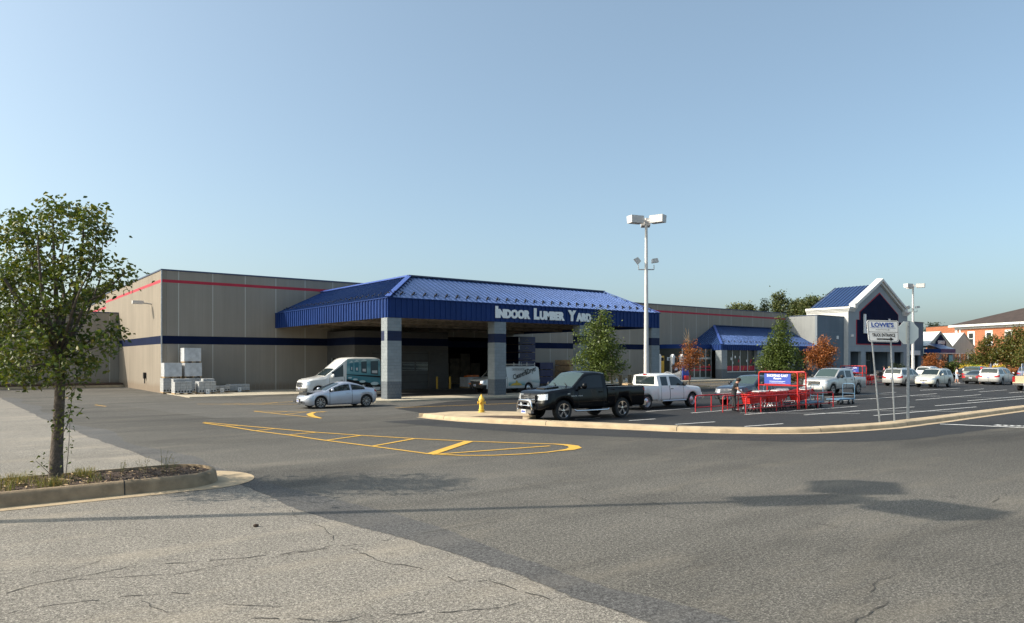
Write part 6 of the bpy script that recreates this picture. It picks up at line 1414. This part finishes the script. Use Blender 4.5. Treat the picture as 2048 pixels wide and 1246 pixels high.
for k in range(2600):
    x = random.uniform(-5.5, 4.2); y = random.uniform(IY0+.2, IY1-.2); a = random.random()*pi; l = random.uniform(.02,.06); t_ = random.uniform(-.5,.5); z = .225+random.random()*.02+.05*math.exp(-((x-G(112,960,.22)[0])**2+(y-icy)**2)*1.5)
    dx, dy = cos(a)*l, sin(a)*l; mb.add([(x-dx,y-dy,z),(x+dy*.3,y-dx*.3,z+.01+t_*.02),(x+dx,y+dy,z+.012),(x-dy*.3,y+dx*.3,z-.005)], [(0,1,2,3)], MT['mulch'] if k % 4 else MT['wood'])
tag(mb.build('mulch_chips', fix=False), 'dark bark mulch chips spread over the kerbed island', 'mulch', kind='stuff')
# ================= foliage helpers =================
def leaf(mb, p, sz, m, droop=.0, up=.35):
    d = Vector((random.gauss(0,1), random.gauss(0,1), random.gauss(-droop, .7))).normalized()
    n = Vector((random.gauss(0,.8), random.gauss(0,.8), abs(random.gauss(up,1)))); s_ = d.cross(n)
    if s_.length < 1e-3: s_ = d.orthogonal()
    s_.normalize(); n = s_.cross(d)
    w_ = sz*.30; p = Vector(p)
    mb.add([p, p+d*sz*.35+s_*w_+n*sz*.12, p+d*sz*.8+s_*w_*.5+n*sz*.04, p+d*sz-n*sz*.14, p+d*sz*.8-s_*w_*.5+n*sz*.04, p+d*sz*.35-s_*w_+n*sz*.12, p+d*sz*.5], [(0,1,6),(1,2,6),(2,3,6),(3,4,6),(4,5,6),(5,0,6)], m)
def leafq(mb, p, sz, m):
    d = Vector((random.gauss(0,1), random.gauss(0,1), random.gauss(-.1,.8))).normalized(); n = Vector((random.gauss(0,.7), random.gauss(0,.7), 1)); s_ = d.cross(n).normalized()*sz*.38; p = Vector(p)
    mb.add([p, p+d*sz*.5+s_, p+d*sz, p+d*sz*.5-s_], [(0,1,2,3)], m)
# ================= the near pear tree =================
D0 = 14.1; tb = AT(112, D0)
def T(px, py, dd=0.0):
    D = D0+dd; x, y = AT(px, D); return Vector((x-tb[0], y-tb[1], CH+(HZ-py)*D/F-.2))
r = empty('pear_tree', (*tb, .2), 0, 'leafy green tree with a grey trunk on the kerbed island at the left', 'tree')
mb = MB(); mb.tube([T(113,968), T(112,950), T(113,905,.02), T(116,860,.03), T(119,800,.02), T(121,760), T(119,712)], [.165,.13,.112,.10,.092,.088,.08], MT['bark'], 14)
limbs = []
def limb(pts, r0, r1):
    ps = [T(*p) for p in pts]; q = [ps[0]]
    for a, b in zip(ps, ps[1:]):
        for k in (1, 2): q.append(a.lerp(b, k/2)+Vector((random.uniform(-.02,.02),)*3)*(k < 2))
    n = len(q)-1; mb.tube(q, [r0+(r1-r0)*i/n for i in range(n+1)], MT['bark'], 7); limbs.append(q)
limb([(119,715),(98,645,.1),(78,560,.3),(50,480,.3),(36,425,.4)], .06, .008); limb([(119,715),(113,620,-.1),(108,520,-.2),(104,415,-.1)], .07, .008)
limb([(119,712),(140,650,.1),(150,590,.2),(165,500,.2),(168,415,.3)], .065, .008); limb([(122,720),(150,655,-.1),(170,605,-.2),(205,590,-.3),(245,550,-.4),(272,538,-.4)], .04, .006)
limb([(117,722),(80,640,-.4),(30,590,-.7),(-20,510,-.8),(-50,470,-.8)], .055, .008); limb([(117,735),(60,700,.2),(0,688,.3),(-70,660,.4)], .045, .008)
limb([(121,722),(165,690,.1),(200,672,.1),(236,650,.1)], .03, .005); limb([(121,735),(150,722,-.2),(178,700,-.3),(215,690,-.4)], .025, .005); limb([(118,735),(80,728,-.5),(40,740,-.8)], .03, .006)
limb([(119,712),(130,620,.6),(120,540,1.1),(130,470,1.3)], .05, .008); limb([(118,712),(90,620,-.6),(80,540,-1.0),(75,470,-1.2)], .05, .008); limb([(119,712),(170,640,.7),(200,560,1.0),(205,480,1.0)], .035, .006)
limb([(118,715),(60,640,.8),(10,580,1.2),(-30,540,1.4)], .04, .006); limb([(119,700),(140,640,-.5),(160,580,-.9),(185,530,-1.0)], .035, .006)
limb([(160,600,.2),(188,530,.1),(196,440,.1)], .02, .005); limb([(122,800),(140,790,-.1),(150,775,-.15),(158,758,-.1)], .009, .004); limb([(119,880,-.1),(135,850,-.15),(143,800,-.15),(150,778,-.2)], .01, .004)
trunk = mb.build('trunk', r, smooth=60)
mb = MB(); LA = MT['leafA']
cl_ = [(35,440,34,.4),(8,468,34,.2),(70,478,40,.3),(52,430,22,.4),(95,420,30,-.1),(122,412,24,-.1),(136,440,30,0),(108,462,36,-.1),(165,425,32,.3),(192,428,24,.3),(205,455,24,.2),(216,466,10,.2),(188,495,30,.2),(158,505,30,.2),(178,455,26,.3),
       (60,530,48,.3),(105,535,48,-.1),(148,550,40,0),(200,512,14,.3),(190,540,20,.3),(222,530,16,-.4),(250,532,15,-.4),(268,541,10,-.4),(240,555,14,-.4),(218,562,16,-.3),(255,560,8,-.4),(15,560,50,.2),(68,590,54,-.3),(118,610,50,.3),(160,615,24,.5),(192,598,14,-.2),
       (-30,530,55,-.5),(-40,610,60,.3),(15,640,55,.3),(68,660,54,-.4),(105,670,40,.4),(150,690,30,-.2),(165,665,20,0),(205,668,26,.1),(226,650,20,.1),(236,668,15,.1),(218,690,16,-.2),(15,705,50,-.5),(65,715,46,.5),(120,722,34,-.4),(160,715,30,.2),(186,712,18,-.3),(-45,690,55,.4),(20,745,26,-.6),(66,748,24,.4),(110,752,20,-.3),(158,748,16,.2),(178,738,10,.1),(150,775,9,-.15),(138,815,9,-.15),(132,845,10,-.15)]
for px, py, rp, dd in cl_:
    n_ = int(rp*rp*.14)+12; big = rp > 25
    for q in range(max(1, n_//9)):
        a = random.random()*2*pi; e = random.gauss(0,.5); cx_ = px+rp*random.gauss(0,.42); cy_ = py+6+rp*random.gauss(0,.40); cd = dd+random.gauss(0, .55 if big else .15)
        c0 = T(cx_, cy_, cd); 
        for k in range(9):
            p = c0+Vector((random.gauss(0,.10), random.gauss(0,.10), random.gauss(0,.075))); leaf(mb, p, random.uniform(.075,.125), LA, .35)
        if random.random() < .45: # twig
            t0 = T(px+(118-px)*.15, py+rp*.5, dd*.8); mb.tube([t0, (t0+c0)*.5+Vector((0,0,-.03)), c0], [.006,.005,.003], MT['bark'], 4)
for (x0, y0), n_ in (((88,935),14),((72,925),8),((120,830),10),((138,880),12),((134,910),8),((112,855),10)):
    for k in range(n_): leaf(mb, T(x0+random.gauss(0,8), y0+random.gauss(0,14), -.15), random.uniform(.05,.09), LA, .2)
mb.tube([T(112,962,-.1), T(92,940,-.15), T(72,922,-.15)], [.008,.006,.004], MT['bark'], 5); mb.tube([T(130,965,-.15), T(137,900,-.15), T(140,845,-.15)], [.008,.006,.004], MT['bark'], 5)
mb.build('crown', r, fix=False)
# weeds on the island
random.seed(5)
mb = MB()
def blade(mb, x, y, z, h_, m):
    a = random.random()*2*pi; b = random.uniform(.15,.9)*h_; d = Vector((cos(a), sin(a), 0)); s_ = Vector((-sin(a), cos(a), 0))*random.uniform(.003,.006); p = Vector((x,y,z))
    q = p+d*b*.35+Vector((0,0,h_*.65)); e = p+d*b+Vector((0,0,h_*random.uniform(.6,1.0))); mb.add([p-s_, p+s_, q+s_*.8, q-s_*.8, e], [(0,1,2,3),(3,2,4)], m)
for c in range(120):
    cx_ = random.uniform(-4.5, 2.3); cy_ = random.uniform(IY0+.35, IY1-.25)
    if abs(cx_-tb[0]) < .25 and abs(cy_-tb[1]) < .25: continue
    for k in range(random.randint(14, 46)): blade(mb, cx_+random.gauss(0,.09), cy_+random.gauss(0,.07), .22, random.uniform(.08,.26), MT['dry'])
tag(mb.build('weeds', fix=False), 'dry yellow and green grass tufts growing in the near island', 'grass', kind='stuff')
for px, h_, lb in ((325,.52,'tallest thin seeding weed near the rounded end of the island'), (343,.38,'short thin seeding weed closest to the rounded end of the island'), (285,.34,'thin seeding weed between the tree and the tallest weed'), (240,.28,'small thin weed nearest to the tree trunk')):
    x, y = G(px, 944, .24); mb = MB()
    for k in range(6):
        a = random.random()*6.28; q = Vector((x+cos(a)*.05, y+sin(a)*.05, .22)); e = q+Vector((cos(a)*.12*h_*2, sin(a)*.12*h_*2, h_*random.uniform(.55,1))); mb.tube([q, q.lerp(e,.5)+Vector((0,0,.03)), e], [.003,.0025,.0015], MT['dry'], 4, False)
        for j in range(14): f = random.uniform(.35,1); leafq(mb, q.lerp(e, f)+Vector((random.gauss(0,.02), random.gauss(0,.02), 0)), .018, MT['dry'])
    o = mb.build('weed_stalk', fix=False); tag(o, lb, 'weed', 'seeding weeds on the near island')
# ================= other trees =================
def tree(name, px, D, label, crowns, nleaf, sz, mat_, trunk=.1, seed=1, group=None, bare=0, z0=0, cat='tree', clump=.34, limbs_=16):
    """crowns: (dpx centre, z centre, rx, rz) in metres around the trunk"""
    random.seed(seed); r = empty(name, (*AT(px, D), z0), 0, label, cat, group)
    tot = sum(c[2]*c[2]*c[3] for c in crowns); mb = MB(); mt = MB(); ends = []
    zt = max(c[1]+c[3] for c in crowns); zc = min(c[1]-c[3]*.6 for c in crowns)
    mt.tube([(0,0,0),(.02,.01,max(.3,zc)),(.0,.02,(zc+zt)/2),(0,0,zt*.93)], [trunk,trunk*.8,trunk*.45,.012], MT['bark'], 8)
    for (dx, z, rx, rz_) in crowns:
        ncl = max(3, int(nleaf*(rx*rx*rz_/tot)/16)); cx_, cy_ = dx*Rx, dx*Ry
        for k in range(ncl):
            u = Vector((random.gauss(0,1), random.gauss(0,1), random.gauss(0,1))).normalized()*(random.random()**.45)*random.uniform(.75,1.12)
            c = Vector((cx_+u.x*rx, cy_+u.y*rx, z+u.z*rz_)); ends.append(c)
            cr = clump*random.uniform(.5,1.2)
            for j in range(16): leafq(mb, c+Vector((random.gauss(0,cr*.5), random.gauss(0,cr*.5), random.gauss(0,cr*.4))), sz*random.uniform(.7,1.3), mat_)
    for c in random.sample(ends, min(len(ends), limbs_)):
        h_ = max(zc*.9, c.z*.55); mt.tube([(0,0,h_), (c.x*.5, c.y*.5, (h_+c.z)/2+.05), tuple(c)], [trunk*.3, trunk*.18, .008], MT['bark'], 5)
    for k in range(bare):
        a = random.random()*6.28; e = Vector((cos(a)*crowns[0][2]*.5, sin(a)*crowns[0][2]*.5, zt+random.uniform(.2,1.0))); mt.tube([(0,0,zt*.6), tuple(e*.6+Vector((0,0,zt*.35))), tuple(e)], [trunk*.3,.02,.006], MT['kerb2'], 5)
    mt.build('trunk', r, smooth=60); mb.build('crown', r, fix=False); return r
tree('street_tree', 1201, 40.5, 'green oak-like young tree directly behind the black pickup', [(0,2.3,1.45,.9),(0,3.2,1.35,.85),(.0,4.2,1.0,.8),(.05,4.95,.6,.6),(-1.1,3.9,.45,.35),(-1.1,2.6,.5,.35),(1.1,2.2,.5,.5)], 9500, .115, MT['leafB'], .09, 3, 'young green trees in the parking lot', z0=.0, clump=.36)
tree('street_tree', 1558, 67, 'taller cone-shaped green tree in front of the blue awning', [(0,2.3,2.1,1.3),(0,3.5,1.75,1.1),(.1,4.6,1.25,.9),(.2,5.6,.85,.75),(0,6.2,.45,.6)], 9500, .17, MT['leafB'], .11, 4, 'young green trees in the parking lot', clump=.5)
tree('orange_tree', 1379, 67, 'sparse orange-brown tree with bare twigs, behind the white pickup hood', [(0,2.3,1.35,.75),(.3,3.1,1.1,.7),(0,3.9,.75,.7),(-.9,2.0,.7,.4),(1.0,3.0,.6,.4)], 2900, .13, MT['leafO'], .06, 5, 'orange-leaved trees in the parking lot', bare=7, clump=.4, limbs_=30)
tree('orange_tree', 1641, 73, 'full orange-brown tree in front of the grey block, left of the tower', [(0,2.4,1.5,1.0),(.2,3.4,1.4,.9),(.5,4.2,.7,.8),(-1.0,3.1,.8,.6),(1.2,3.5,.7,.5),(.4,4.8,.3,.5)], 6000, .15, MT['leafO'], .08, 6, 'orange-leaved trees in the parking lot', clump=.45, limbs_=24)
tree('orange_tree', 1862, 97, 'small orange-brown tree in front of the navy garden sign', [(0,2.0,1.0,.75),(.2,2.8,.8,.6),(-.5,2.9,.4,.4)], 1700, .17, MT['leafO'], .07, 7, 'orange-leaved trees in the parking lot', clump=.4)
tree('orange_tree', 1882, 104, 'faint small reddish tree just right of the small orange tree', [(0,1.7,.6,.6),(.1,2.3,.4,.4)], 450, .16, MT['leafO'], .05, 17, 'orange-leaved trees in the parking lot', clump=.4)
tree('garden_tree', 2025, 107, 'large dense green tree in front of the brick building, by the right edge', [(0,3.0,3.0,2.2),(.4,5.0,2.6,1.6),(.9,6.6,1.6,1.2),(2.6,4.5,1.8,2.0),(-1.6,3.6,1.6,1.4)], 12000, .24, MT['leafR'], .16, 8, 'trees along the right of the lot', clump=.7)
tree('garden_tree', 1974, 110, 'thin feathery green and russet tree before the brick windows', [(0,2.8,1.9,1.3),(-.4,4.5,1.4,1.1),(.5,5.5,1.2,.9),(1.2,4.0,.9,.7)], 4200, .22, MT['leafR'], .1, 9, 'trees along the right of the lot', clump=.55, limbs_=24)
tree('garden_tree', 2062, 100, 'russet and green tree cut by the right photo edge', [(0,2.6,2.2,2.0),(-.4,4.3,1.4,1.3)], 4500, .22, MT['leafR'], .12, 10, 'trees along the right of the lot', clump=.6)
tree('garden_tree', 1952, 118, 'low green tree between the greenhouse end and the feathery tree', [(0,2.4,1.6,1.6)], 2200, .22, MT['leafR'], .1, 19, 'trees along the right of the lot', clump=.6)
FG = 'trees behind the store'
def far(px, D, top, wpx, label, mat_, seed, n=5000, shape='round', sz=.5, z_lo=6):
    zt = CH+(HZ-top)*D/F; wm = wpx/2*D/F
    if shape == 'cone': cr = [(0,zt-1.2,wm*.45,1.3),(0,zt-3.4,wm*.8,1.8),(0,zt-6.2,wm,2.2),(0,zt-9,wm,2.2)]
    else: cr = [(0,zt-wm*.8,wm*.75,wm*.8),(-wm*.55,zt-wm*1.3,wm*.5,wm*.6),(wm*.55,zt-wm*1.15,wm*.5,wm*.65),(0,zt-wm*1.9,wm*1.0,wm*.8),(wm*.3,zt-wm*.35,wm*.35,wm*.35)]
    tree('background_tree', px, D, label, cr, n, sz, mat_, .3, seed, FG, clump=1.1, limbs_=20)
far(1468, 190, 606, 46, 'broad light green treetop at the left of the row above the store roof', MT['leafC'], 21); far(1494, 185, 609, 34, 'rounded yellow-green treetop next to the dark conifer above the roof', MT['leafC'], 22)
far(1528, 170, 596, 20, 'narrow dark conifer standing above the store roof', MT['leafD'], 23, 3500, 'cone', .4); far(1558, 180, 582, 40, 'tall airy treetop with visible branches above the store roof', MT['leafC'], 24, 3000, sz=.42)
far(1592, 190, 600, 40, 'green treetop right of the airy tall tree above the roof', MT['leafC'], 25); far(1620, 185, 591, 44, 'full green treetop left of the blue tower roof', MT['leafC'], 26, 6500); far(1648, 195, 594, 34, 'green treetop partly hidden by the blue tower roof', MT['leafC'], 27); far(1664, 200, 585, 20, 'thin pale treetop just left of the blue tower roof', MT['leafC'], 28, 900)
far(1866, 200, 646, 34, 'dark green treetop between the grey block and the brick wing', MT['leafD'], 29, 4000)
far(178, 150, 572, 60, 'grey-green treetop above the annex roof, seen through the near tree', MT['leafC'], 30, 5000); far(212, 150, 566, 40, 'grey-green treetop above the stepped side wall', MT['leafC'], 31, 3500); far(140, 155, 590, 50, 'treetop low over the annex roof behind the near trunk', MT['leafC'], 32, 3500)
# shrubs and garden displays
def shrub(px, D, w_, h_, label, m, seed, group='shrubs by the store', n=900, sz=.14): tree('shrub', px, D, label, [(0,h_*.55,w_/2,h_*.5)], n, sz, m, .03, seed, group, cat='shrub', clump=.25, limbs_=5)
shrub(1598, 72, 2.2, 1.4, 'brownish low shrub left of the silver crew-cab pickup', MT['leafO'], 41); shrub(1575, 72, 2.0, 1.1, 'green low shrub under the cone-shaped tree', MT['leafR'], 42); shrub(1680, 76, 2.0, 1.2, 'low shrub behind the silver crew-cab pickup bed', MT['leafR'], 43)
shrub(1788, 100, 1.8, 2.3, 'dark potted shrub by the tower entrance, above the silver minivan', MT['leafD'], 44); shrub(1802, 101, 1.6, 2.0, 'second dark potted shrub at the tower entrance, nearer the stop sign', MT['leafD'], 45)
for k in range(7): shrub(1894+k*12, 112, 2.2+.3*(k%3), 2.0+.5*(k%2), ['first', 'second', 'third', 'fourth', 'fifth', 'sixth', 'seventh'][k]+' nursery shrub from the left in the row before the greenhouse', MT['leafB' if k % 3 else 'leafR'], 50+k, 'nursery shrubs before the greenhouse', 1100, .2)
for k in range(3): shrub(2005+k*18, 98, 2.6, 1.5, ['left', 'middle', 'right'][k]+' reddish low shrub under the large right-hand tree', MT['leafO' if k == 1 else 'leafR'], 60+k, 'low shrubs under the right-hand trees', 1000, .18)
yf = leafmat('yellow_flowers', [(.6,.42,.03),(.7,.5,.05),(.5,.4,.05)], .1); gf = leafmat('green_yellow', [(.25,.4,.05),(.5,.5,.06)], .1)
for k, (px, w_, m_) in enumerate(((1932,1.9,yf),(1949,1.6,gf),(1964,2.3,yf),(1997,1.8,yf))):
    random.seed(70+k); r = empty('flower_table', (*AT(px, 101), 0), 0, ['leftmost table of yellow flowers', 'table of green-yellow plants', 'widest table of yellow flowers', 'rightmost small table of yellow flowers'][k]+' beyond the parked cars at right', 'flower table', 'flower tables of the garden centre')
    mb = MB(); mb.box(-w_/2,w_/2,-.6,.6,1.25,1.33,MT['wood']); mb.build('table_top', r); mb = MB()
    for x in (-w_/2+.1, w_/2-.1): mb.box(x-.05,x+.05,-.5,.5,0,1.25,MT['dark2'])
    mb.build('trestles', r); mb = MB()
    for j in range(700): leafq(mb, (random.uniform(-w_/2,w_/2), random.uniform(-.6,.6), 1.33+abs(random.gauss(0,.2))), .13, m_)
    mb.build('flowers', r, fix=False)
# shelves of plants seen through the greenhouse glazing
random.seed(90); mb = MB()
for k in range(4200): leafq(mb, (random.uniform(134.9,155.3), random.uniform(57.0,58.2), random.choice([.7,1.5,2.4])+abs(random.gauss(0,.28))), .3, MT['leafR'] if k % 3 else MT['leafB'])
tag(mb.build('plant_stock', fix=False), 'massed green plants inside the greenhouse behind the glazing', 'plants', kind='stuff')
mb = MB(); mb.box(0,1.3,0,.05,2.2,3.3,M('banner_cyan', (.06,.42,.5), .5)); mb.box(.1,1.2,0,.05,1.0,2.0,M('banner_green', (.08,.35,.08), .5)); mb.box(.6,.7,.05,.1,0,3.3,MT['alu']); o = mb.build('banner'); o.location = (*AT(1899, 122), 0); tag(o, 'cyan and green banner in front of the greenhouse glazing', 'banner')
# lot island kerbs with soil under the trees
for k, (px, D, w_, d_) in enumerate(((1379,67,2.6,2.6),(1590,70,9,2.6),(1862,97,5,3),(1201,40.5,2.4,2.4))):
    x, y = AT(px, D); mb = MB(); mb.box(x-w_/2, x+w_/2, y-d_/2, y+d_/2, 0, .14, MT['kerb'], 'b'); mb.box(x-w_/2+.16, x+w_/2-.16, y-d_/2+.16, y+d_/2-.16, .14, .16, MT['mulch'], 'b'); tag(mb.build('tree_island'), kind='structure')
